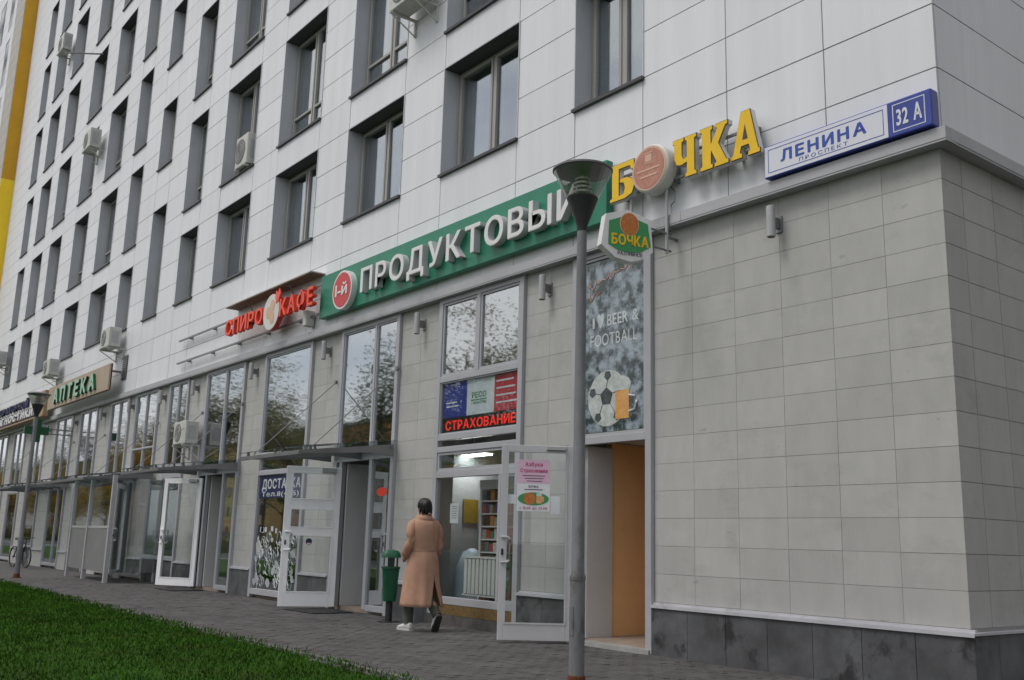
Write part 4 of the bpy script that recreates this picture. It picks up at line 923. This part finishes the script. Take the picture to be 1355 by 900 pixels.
# pharmacy windbreak
wb = thing('windbreak', 'grey windbreak screen with posts at the pharmacy entrance', 'screen', (-23.5, -1.15, 0)); q = (-23.5, -1.15, 0)
for x_, y_ in ((-25.6, -1.05), (-23.7, -1.12), (-21.4, -1.22)): MB(q).box(x_-.05, x_+.05, y_-.05, y_+.05, 0, 2.66).build('post', 'lampgrey', wb)
for (xa, ya), (xb, yb) in (((-25.54, -1.05), (-23.76, -1.12)), ((-23.64, -1.12), (-21.46, -1.22))):
    m_ = MB(q); m_.ring_loft([[(xa, ya-.02, .25), (xa, ya+.02, .25), (xa, ya+.02, 1.33), (xa, ya-.02, 1.33)], [(xb, yb-.02, .25), (xb, yb+.02, .25), (xb, yb+.02, 1.33), (xb, yb-.02, 1.33)]]); fixn(m_.build('lower_panel', 'screen', wb))
    m_ = MB(q); m_.ring_loft([[(xa, ya-.005, 1.40), (xa, ya+.005, 1.40), (xa, ya+.005, 2.6), (xa, ya-.005, 2.6)], [(xb, yb-.005, 1.40), (xb, yb+.005, 1.40), (xb, yb+.005, 2.6), (xb, yb-.005, 2.6)]]); fixn(m_.build('pane', 'shopglass', wb))
    m_ = MB(q); m_.ring_loft([[(xa, ya-.03, 1.335), (xa, ya+.03, 1.335), (xa, ya+.03, 1.395), (xa, ya-.03, 1.395)], [(xb, yb-.03, 1.335), (xb, yb+.03, 1.335), (xb, yb+.03, 1.395), (xb, yb-.03, 1.395)]]); fixn(m_.build('rail', 'lampgrey', wb))
m_ = MB(q); m_.box(-21.45, -21.41, -1.16, .0, .25, 2.6); m_.build('side_pane', 'shopglass', wb)

# ================================================================== STREET FURNITURE
def lamp_post(x, y, label):
    t = thing('street_lamp', label, 'street lamp', (x, y, 0), group='street lamps on the pavement edge')
    p = MB(); p.lathe((0, 0, 0), [(.070, 0), (.070, .95), (.066, .98), (.060, 1.0), (.047, 4.28)], 16); autosmooth(p.build('pole', 'polegrey', t))
    p = MB(); p.lathe((0, 0, 0), [(.074, .93), (.074, .965)], 16); p.build('collar', 'polegrey', t)
    p = MB(); p.lathe((0, 0, 0), [(.14, .0), (.14, .015), (.085, .02), (.078, .10), (.0715, .11)], 16); p.build('base_flange', 'rust', t)
    p = MB(); p.box(-.026, .026, -.0725, -.066, .45, .70); p.build('service_door', 'polegrey', t)
    p = MB(); p.lathe((0, 0, 0), [(.050, 4.24), (.056, 4.30), (.155, 4.57), (.150, 4.585)], 28); autosmooth(p.build('lower_cone', 'lampdark', t))
    p = MB(); p.lathe((0, 0, 0), [(.152, 4.565), (.285, 4.84)], 32, cap=False); fixn(p.build('clear_cone', 'lampglass', t))
    for k_ in range(5):
        p = MB(); p.lathe((0, 0, 0), [(.085-.006*k_, 4.58+.045*k_), (.105-.006*k_, 4.575+.045*k_), (.105-.006*k_, 4.595+.045*k_), (.085-.006*k_, 4.60+.045*k_)], 24, cap=False); autosmooth(p.build('louvre_ring', 'louvre', t))
    p = MB(); p.lathe((0, 0, 0), [(.05, 4.56), (.05, 4.80)], 12); p.build('bulb_housing', 'lampgrey', t)
    p = MB(); p.lathe((0, 0, 0), [(.05, 4.835), (.285, 4.842), (.298, 4.85), (.298, 4.868), (.20, 4.905), (.02, 4.92)], 36); autosmooth(p.build('cap', 'lampcap', t), 50)
    p = MB(); p.box(-.012, .012, -.012, .012, 4.565, 4.566)
    return t
lamp_post(-2.29, -2.62, 'grey street lamp with cone head standing in front of the doorway'); lamp_post(-24.3, -2.62, 'distant street lamp at the left beside the bicycle')

# litter bin
bn_ = thing('litter_bin', 'green litter bin with hood on a black post', 'bin', (-9.0, -.52, 0), R(-30))
p = MB(); p.lathe((0, 0, 0), [(.055, .01), (.055, .36)], 14); autosmooth(p.build('post', 'lampdark', bn_)); p = MB(); p.lathe((0, 0, 0), [(.17, 0), (.17, .012)], 20); p.build('base_plate', 'lampdark', bn_)
def rr_ring(w_, d, z, k=6):
    return [(w_*math.copysign(abs(math.cos(t))**.5, math.cos(t)), d*math.copysign(abs(math.sin(t))**.5, math.sin(t)), z) for t in [2*math.pi*i/24 for i in range(24)]]
p = MB(); p.ring_loft([rr_ring(.105, .09, .31), rr_ring(.115, .10, .32), rr_ring(.165, .135, .80), rr_ring(.178, .148, .805), rr_ring(.178, .148, .83), rr_ring(.15, .12, .83), rr_ring(.145, .115, .74)]); autosmooth(p.build('bucket', 'bingreen', bn_))
p = MB()
for s_ in (-1, 1): p.box(s_*.15-.012, s_*.15+.012, -.05, .05, .82, 1.0)
p.box(-.16, .16, .085, .105, .8, 1.0); p.build('hood_support', 'bindark', bn_)
p = MB(); p.ring_loft([rr_ring(.185, .155, .97), rr_ring(.18, .15, 1.02), rr_ring(.14, .11, 1.075), rr_ring(.05, .04, 1.09)]); autosmooth(p.build('hood', 'bingreen', bn_)); p = MB(); p.box(-.06, .05, -.158, -.1555, .88, .955); p.build('label_plate', 'paper', bn_)

# bicycle
bc_ = thing('bicycle', 'dark bicycle parked at the wall behind the distant lamp post', 'bicycle', (-32.0, -.95, 0), R(10))
for s_, nm in ((-.52, 'rear'), (.52, 'front')):
    p = MB(); pts = [(s_+.33*math.cos(t), 0, .35+.33*math.sin(t)) for t in [2*math.pi*i/28 for i in range(29)]]; p.tube(pts, .022, 8, False); wl_ = p.build('wheel', 'rubber', bc_)
    p = MB()
    for k_ in range(12): t = math.pi*k_/6; p.tube([(s_, 0, .35), (s_+.31*math.cos(t), 0, .35+.31*math.sin(t))], .003, 4)
    p.build('spokes', 'steel', wl_); p = MB(); p.lathe((s_, .04, .35), [(.03, 0), (.03, .08)], 10, 'y'); p.build('hub', 'steel', wl_)
p = MB()
for a_, b2 in (((-.52, 0, .35), (-.10, 0, .32)), ((-.52, 0, .35), (-.22, 0, .78)), ((-.10, 0, .32), (-.24, 0, .86)), ((-.10, 0, .32), (.36, 0, .74)), ((-.22, 0, .78), (.34, 0, .82)), ((.36, 0, .70), (.33, 0, .92)), ((.36, 0, .72), (.52, 0, .35))): p.tube([a_, b2], .02, 8)
p.build('frame', 'lampdark', bc_); p = MB(); p.tube([(.25, -.3, .98), (.33, -.12, .98), (.33, .12, .98), (.25, .3, .98)], .014, 6); p.build('handlebar', 'steel', bc_)
p = MB(); p.ring_loft([[(-.40, -.08, .90), (-.40, .08, .90), (-.40, .08, .95), (-.40, -.08, .95)], [(-.12, -.02, .90), (-.12, .02, .90), (-.12, .02, .94), (-.12, -.02, .94)]]); fixn(p.build('saddle', 'rubber', bc_, bevel=.01))
p = MB(); p.lathe((-.10, .05, .32), [(.09, 0), (.09, .01)], 16, 'y'); p.build('chainring', 'steel', bc_)
p = MB(); p.tube([(-.10, .07, .32), (-.02, .07, .17)], .01, 5); p.tube([(-.02, .06, .17), (-.02, .16, .17)], .012, 5); p.build('crank', 'steel', bc_)
# doormats
for x_, y_, lb in ((-11.3, -.55, 'dark rubber doormat in front of the white crossbar door'), (-18.2, -.5, 'dark rubber doormat in front of the tall pane door')):
    tag(MB().box(x_-.55, x_+.55, y_-.38, y_+.38, .004, .016).build('doormat', 'rubber'), lb, 'doormat')

# ================================================================== PERSON
P = Vector((-7.52, -.90, 0)); SC = 1.083
def skin_mesh(nodes, edges, root, sub=2):
    me = bpy.data.meshes.new('body'); me.from_pydata([n_[0] for n_ in nodes], edges, []); o = bpy.data.objects.new('body', me); col.objects.link(o)
    md = o.modifiers.new('s', 'SKIN')
    for i, n_ in enumerate(nodes): me.skin_vertices[0].data[i].radius = n_[1]; me.skin_vertices[0].data[i].use_root = (i == root)
    sb = o.modifiers.new('d', 'SUBSURF'); sb.levels = sub; sb.render_levels = sub
    dg = bpy.context.evaluated_depsgraph_get(); dg.update(); m2 = bpy.data.meshes.new_from_object(o.evaluated_get(dg)); bpy.data.objects.remove(o); return m2
N = [((0, 0, .92), (.13, .10)), ((0, 0, 1.12), (.11, .09)), ((0, 0, 1.32), (.14, .10)), ((0, 0, 1.42), (.06, .055)), ((.015, 0, 1.50), (.05, .05)), ((.025, 0, 1.57), (.078, .085)), ((.03, 0, 1.63), (.07, .075)),
     ((0, .15, 1.37), (.06, .06)), ((-.05, .21, 1.13), (.045, .045)), ((.09, .21, .95), (.034, .034)), ((.12, .20, .90), (.03, .022)),
     ((0, -.15, 1.37), (.06, .06)), ((-.04, -.22, 1.13), (.045, .045)), ((.08, -.20, .95), (.034, .034)), ((.12, -.19, .91), (.03, .022)),
     ((0, .09, .86), (.085, .085)), ((.10, .10, .48), (.06, .06)), ((.12, .11, .10), (.042, .042)), ((.20, .115, .04), (.04, .03)),
     ((0, -.09, .86), (.085, .085)), ((-.02, -.10, .47), (.06, .06)), ((-.245, -.11, .215), (.040, .040)), ((-.235, -.11, .16), (.026, .026)),
     ((.15, .215, .87), (.011, .011)), ((.155, .20, .865), (.011, .011)), ((.15, .188, .865), (.010, .010)), ((.14, .178, .868), (.009, .009)), ((.135, .225, .90), (.010, .010)),
     ((.15, -.205, .88), (.011, .011)), ((.155, -.19, .875), (.011, .011)), ((.15, -.178, .875), (.010, .010)), ((.14, -.168, .878), (.009, .009)), ((.135, -.215, .91), (.010, .010)),
     ((.105, 0, 1.565), (.016, .014)), ((.025, .085, 1.57), (.012, .02)), ((.025, -.085, 1.57), (.012, .02))]
Ed = [(0, 1), (1, 2), (2, 3), (3, 4), (4, 5), (5, 6), (2, 7), (7, 8), (8, 9), (9, 10), (2, 11), (11, 12), (12, 13), (13, 14), (0, 15), (15, 16), (16, 17), (17, 18), (0, 19), (19, 20), (20, 21), (21, 22)]
Ed += [(10, k_) for k_ in range(23, 28)]+[(14, k_) for k_ in range(28, 33)]+[(5, 33), (5, 34), (5, 35)]
bm_ = skin_mesh(N, Ed, 0)
person = link('person', bm_, 'skin', None, smooth=True); person.location = P; person.rotation_euler = (0, 0, R(180)); person.scale = (SC,)*3
tag(person, 'person in a long camel coat, dark hair and white sneakers walking away', 'person')
# coat: open ring of stations, slit low at the back
def coat_ring(z, hw, hd, cxo=0, n_=46, slit=0., fold=0, cyo=0):
    q_ = []
    for i in range(n_+1):
        u = i/n_; t = math.pi+.30+2*math.pi*u          # starts and ends at the back
        s_ = -(1-2*u)*slit*math.exp(-((min(u, 1-u))/.10)**2)
        f_ = 1+fold*(.6*math.sin(7*t+.6)+.4*math.sin(11*t+2))
        q_.append((cxo+hd*math.cos(t)*f_-(.035 if (u > .5 and slit) else 0)*abs(s_)*8, cyo+hw*math.sin(t)*f_+s_, z))
    return q_
cr2 = [(.31, .272, .235, .0, .085, .05, 0), (.40, .266, .225, .0, .064, .046, 0), (.52, .254, .21, .0, .034, .040, 0), (.66, .238, .193, .0, .0, .030, 0), (.80, .222, .180, -.01, 0, .014, 0), (.92, .207, .168, -.012, 0, .010, 0), (.985, .188, .148, -.005, 0, .008, 0), (1.01, .183, .142, 0, 0, .006, 0), (1.04, .187, .145, 0, 0, .010, 0), (1.15, .203, .152, -.006, 0, .008, 0), (1.27, .218, .155, -.012, 0, .004, 0), (1.35, .215, .145, -.012, 0, 0, 0), (1.395, .19, .125, -.008, 0, 0, 0), (1.425, .135, .098, 0, 0, 0, 0), (1.445, .088, .082, .005, 0, 0, 0), (1.46, .074, .076, .008, 0, 0, 0)]
ct = MB(); ct.ring_loft([coat_ring(z, hw, hd, cx_, slit=s_, fold=f_) for z, hw, hd, cx_, s_, f_, _ in cr2], close=False, cap=False)
coat = ct.build('coat', 'camel', person, smooth=True); fixn(coat)
sdm = coat.modifiers.new('d', 'SUBSURF'); sdm.levels = 1; sdm.render_levels = 1; so = coat.modifiers.new('s', 'SOLIDIFY'); so.thickness = .014; so.offset = 0
def sleeve(pts, rads, name='sleeve'):
    s_ = MB(); s_.tube(pts, rads, 14); o = autosmooth(s_.build(name, 'camel', coat), 80); sm = o.modifiers.new('d', 'SUBSURF'); sm.levels = 1; sm.render_levels = 1; return o
sleeve([(0, .11, 1.385), (-.005, .175, 1.36), (-.02, .212, 1.29), (-.04, .236, 1.18), (-.045, .242, 1.12), (.0, .24, 1.05), (.06, .228, .965)], [.060, .074, .072, .067, .066, .062, .058])
sleeve([(0, -.11, 1.385), (-.005, -.175, 1.36), (-.02, -.212, 1.29), (-.035, -.238, 1.18), (-.04, -.244, 1.12), (.0, -.236, 1.05), (.055, -.220, .975)], [.060, .074, .072, .067, .066, .062, .058])
for s_ in (1, -1):
    cfm = MB(); cfm.tube([(.028, s_*.236, 1.01), (.064, s_*.229, .955)], [.065, .064], 14); autosmooth(cfm.build('cuff', 'cameldark', coat))
bt = MB(); bt.ring_loft([[(x_*1.035, y_*1.035, z_) for x_, y_, z_ in coat_ring(.992, .186, .146)], [(x_*1.045, y_*1.045, z_) for x_, y_, z_ in coat_ring(1.01, .186, .146)], [(x_*1.035, y_*1.035, z_) for x_, y_, z_ in coat_ring(1.03, .186, .146)]], close=False, cap=False)
bo = bt.build('belt', 'cameldark', coat, smooth=True); bo.modifiers.new('s', 'SOLIDIFY').thickness = .008
cl = MB(); cl.ring_loft([coat_ring(1.43, .118, .105, .0), coat_ring(1.475, .088, .092, .01), coat_ring(1.495, .085, .090, .012), coat_ring(1.47, .10, .103, .008), coat_ring(1.41, .158, .122, -.008)], close=False, cap=False)
co2 = cl.build('collar', 'camel', coat, smooth=True); fixn(co2); co2.modifiers.new('s', 'SOLIDIFY').thickness = .008
# trousers, shoes, hair
tr_ = MB(); tr_.tube([(0, .09, .88), (.06, .095, .62), (.10, .10, .46), (.115, .11, .26), (.118, .112, .09)], [.095, .08, .072, .066, .064], 14); tr_.tube([(0, -.09, .88), (-.005, -.095, .62), (-.02, -.10, .46), (-.13, -.108, .31), (-.235, -.11, .20)], [.095, .08, .072, .066, .062], 14)
autosmooth(tr_.build('trousers', 'trousers', person), 80)
def shoe(loc, pitch, yaw, nm='shoe'):
    M = Matrix.Translation(loc) @ Matrix.Rotation(yaw, 4, 'Z') @ Matrix.Rotation(pitch, 4, 'Y')
    def ring(x, w_, h0, h1): return [M @ Vector((x, w_*math.copysign(abs(math.cos(t))**.7, math.cos(t)), (h0+h1)/2+(h1-h0)/2*math.copysign(abs(math.sin(t))**.7, math.sin(t)))) for t in [2*math.pi*i/16 for i in range(16)]]
    s_ = MB(); s_.ring_loft([ring(-.085, .024, .03, .085), ring(-.075, .036, .025, .105), ring(-.03, .041, .025, .115), ring(.03, .041, .025, .098), ring(.08, .046, .025, .078), ring(.13, .047, .025, .062), ring(.165, .036, .025, .05), ring(.18, .016, .027, .04)])
    o = autosmooth(s_.build(nm, 'sneaker', person), 80); sm = o.modifiers.new('d', 'SUBSURF'); sm.levels = 1; sm.render_levels = 1
    def sr(x, w_): return [(x, w_), (x, -w_)]
    so_ = MB(); out = [(-.095, .02), (-.085, .036), (-.03, .044), (.03, .043), (.08, .049), (.13, .050), (.17, .038), (.188, .014)]
    loop = out+[(x, -y_) for x, y_ in reversed(out)]
    so_.ring_loft([[M @ Vector((x, y_, 0)) for x, y_ in loop], [M @ Vector((x, y_, .028)) for x, y_ in loop]]); fixn(so_.build('sole', 'sole' if pitch else 'solepale', o))
shoe((.125, .115, 0), 0, R(6)); shoe((-.255, -.11, .125), R(58), R(-6))
hr = MB(); rings = []; rh = random.Random(4)
for i in range(13):
    ph_ = math.pi*(i+.02)/12.2; r_ = math.sin(ph_)
    ring = []
    for j in range(28):
        t = 2*math.pi*j/28; c_, s_ = math.cos(t), math.sin(t); back = max(0, -c_)
        wv = 1+.05*math.sin(6*t+i*.9)+.05*rh.uniform(-1, 1)
        x_ = .012+(.100*r_+.003)*c_*wv-.022*back*r_; y_ = (.092*r_+.003)*s_*wv
        z_ = 1.600+.108*math.cos(ph_)
        if i > 7: x_ -= max(0, c_)*r_*.09; z_ -= back*.035*(i-7)/5-.012*rh.random(); y_ *= .90
        ring.append((x_, y_, z_))
    rings.append(ring)
hr.ring_loft(rings); hh_ = autosmooth(hr.build('hair', 'hair', person), 80); sm = hh_.modifiers.new('d', 'SUBSURF'); sm.levels = 1; sm.render_levels = 1
for k_ in range(26):
    a_ = rh.uniform(R(95), R(265)); st_ = MB(); x_, y_ = .0+.098*math.cos(a_), .084*math.sin(a_); zt = rh.uniform(1.56, 1.62)
    st_.tube([(x_*1.02, y_*1.02, zt), (x_*1.12, y_*1.1, zt-.05), (x_*rh.uniform(.9, 1.15), y_*1.02, zt-.10)], [.009, .008, .002], 5); st_.build('lock', 'hair', hh_)
# ================================================================== WING AT THE LEFT END
wg = thing('building_wing', 'projecting wing with a yellow side wall and beige front at the far left', 'building', (-47.7, -.6, 0)); q = (-47.7, -.6, 0)
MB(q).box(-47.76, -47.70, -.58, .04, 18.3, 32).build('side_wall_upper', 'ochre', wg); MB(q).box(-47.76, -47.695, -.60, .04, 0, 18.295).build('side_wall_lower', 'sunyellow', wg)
zz = [0.0]
while zz[-1] < 32: zz.append(zz[-1]+.68)
for k_ in range(len(zz)-1):
    if zz[k_] > 12: MB(q).box(-50.1, -47.77, -.6, -.57, zz[k_]+.01, zz[k_+1]-.01).build('beige_panel', 'wingbeige', wg)
far_w = MB(q); far_w.box(-50.1, -47.77, -.6, -.57, 0, zz[18]-.01); far_w.build('beige_front', 'wingbeige', wg)
wf = MB(q)
xs_ = [-50.12, -50.9, -51.9, -53.5, -55, -57, -60]
for i in range(len(xs_)-1):
    for k_ in range(len(zz)-1):
        if i % 2 == 1 and (k_ % 5) in (1, 2, 3, 4): continue
        wf.box(xs_[i+1]+.01, xs_[i]-.01, -.6, -.57, zz[k_]+.01, zz[k_+1]-.01)
wf.build('front_panels', 'panel', wg, kind='stuff')
MB(q).box(-60, -47.8, -.2, 14, 0, 32).build('wing_core', 'reveal', wg)

# ================================================================== ACROSS THE STREET (seen only as reflections), PLUS UNSEEN TREES AND A BLOCK ADDED TO SHADE THE GABLE
def tree_proto(seed, h, cr, leafm):
    rr = random.Random(seed)
    tk = MB(); tk.tube([(0, 0, -.1), (.05, .02, h*.2), (.0, .08, h*.45), (.1, .0, h*.8)], [.20, .16, .12, .04], 8)
    tips = []
    for i in range(16):
        z0 = h*rr.uniform(.25, .7); a = rr.uniform(0, 6.28); l_ = cr*rr.uniform(.5, .95); d = Vector((math.cos(a)*l_, math.sin(a)*l_, h*rr.uniform(.08, .25)))
        b0 = Vector((0, .05, z0)); tk.tube([b0, b0+d*.5+Vector((0, 0, .2)), b0+d], [.06, .04, .015], 5); tips += [b0+d*.55, b0+d*.8, b0+d]
    for i in range(14): a = rr.uniform(0, 6.28); tips.append(Vector((math.cos(a)*cr*.3, math.sin(a)*cr*.3, h*rr.uniform(.6, 1))))
    lf = MB()
    for i in range(7000):
        c = rr.choice(tips); p_ = c+Vector((rr.gauss(0, cr*.17), rr.gauss(0, cr*.17), rr.gauss(0, cr*.16)))
        s_ = rr.uniform(.035, .075); u_ = Vector((rr.gauss(0, 1), rr.gauss(0, 1), rr.gauss(0, 1))).normalized(); v_ = u_.orthogonal().normalized()
        lf.quad(p_-u_*s_-v_*s_*.5, p_+u_*s_-v_*s_*.5, p_+u_*s_*.8+v_*s_*.6, p_-u_*s_*.8+v_*s_*.6)
    a, b = tk.mesh('trunk'), lf.mesh('crown'); a.materials.append(MATS['bark']); b.materials.append(MATS[leafm]); return a, b
protos = [tree_proto(1, 10, 3.2, 'leafgreen'), tree_proto(2, 9, 3.0, 'leafyellow'), tree_proto(3, 12, 3.6, 'leafolive')]
rt_ = random.Random(9)
spots = []
x = 6
while x > -270:
    spots.append((x+rt_.uniform(-1, 1), -28+rt_.uniform(-2.5, 2.5), rt_.choice((0, 0, 1, 2, 2)), rt_.uniform(.95, 1.55))); x -= rt_.choice((5.0, 6.0, 7.0, 9.0, 13.0))
for x_ in range(-95, -300, -16): spots.append((x_+rt_.uniform(-3, 3), -21+rt_.uniform(-2, 2), 1, rt_.uniform(.9, 1.3)))
hg = MB(); rr = random.Random(21)
for i in range(30000):
    x_ = rr.uniform(-230, 0); y_ = rr.gauss(-25.5, .35); z_ = abs(rr.gauss(0, .75))+.05; s_ = rr.uniform(.05, .11)*(1 if x_ > -80 else 1.8)
    if z_ > 1.5+.5*math.sin(x_*.7)+.3*math.sin(x_*2.1): continue
    u_ = Vector((rr.gauss(0, 1), rr.gauss(0, 1), rr.gauss(0, 1))).normalized(); v_ = u_.orthogonal().normalized(); p_ = Vector((x_, y_, z_))
    hg.quad(p_-u_*s_-v_*s_*.5, p_+u_*s_-v_*s_*.5, p_+u_*s_*.8+v_*s_*.6, p_-u_*s_*.8+v_*s_*.6)
ho = hg.build('hedge', 'leafolive', kind='stuff'); ho['label'] = 'low olive hedge across the road, seen only mirrored in glass'; ho['category'] = 'hedge'
spots += [(13, 2, 0, 1.2), (15.5, 9, 2, 1.3), (17, -6, 2, 1.1)]  # unseen trees added to keep sky light off the gable
for i, (x, y, k_, s_) in enumerate(spots):
    t = thing('street_tree', ('green', 'yellow', 'olive')[k_]+' street tree '+('added out of frame to shade the gable' if x > 8 else 'across the road, seen only mirrored in the shop glass'), 'tree', (x, y, -.02), rt_.uniform(0, 6.28), 'trees across the road'); t.scale = (s_,)*3
    link('trunk', protos[k_][0], None, t); link('crown', protos[k_][1], None, t)
def block(x0, x1, y0, y1, h, m, label):
    t = thing('apartment_block', label, 'building', ((x0+x1)/2, (y0+y1)/2, 0)); q = ((x0+x1)/2, (y0+y1)/2, 0)
    MB(q).box(x0, x1, y0, y1, -.1, h).build('wall', m, t); MB(q).box(x0-.3, x1+.3, y0-.3, y1+.3, h, h+.4).build('roof', 'kerb', t)
    wn = MB(q); z_ = 1.2
    while z_ < h-2:
        x_ = x0+1.2
        while x_ < x1-2: wn.box(x_, x_+1.5, y1-.05, y1+.03, z_, z_+1.5); x_ += 3.1
        z_ += 3
    wn.build('windows', 'darkpane', t, kind='stuff')
block(17, 40, 1, 45, 21, 'housepale', 'added unseen block shading the gable, out of frame to the right'); block(-330, -260, -70, -52, 17, 'housepale', 'long pale block far down the road, seen only mirrored in glass'); block(-245, -190, -66, -50, 16, 'brickorange', 'long orange block far down the road, seen only mirrored in glass'); block(-178, -130, -66, -52, 15, 'wallyellow', 'yellow block down the road, seen only mirrored in glass')  # first block is added out of view to darken the gable
block(-118, -86, -64, -50, 15, 'brickorange', 'orange brick block across the road, seen only mirrored in glass'); block(-70, -44, -66, -52, 12, 'housepale', 'pale block across the road, seen only mirrored in glass')
print('objects', len(bpy.data.objects), 'tiles', ntile, 'windows', len(wins))
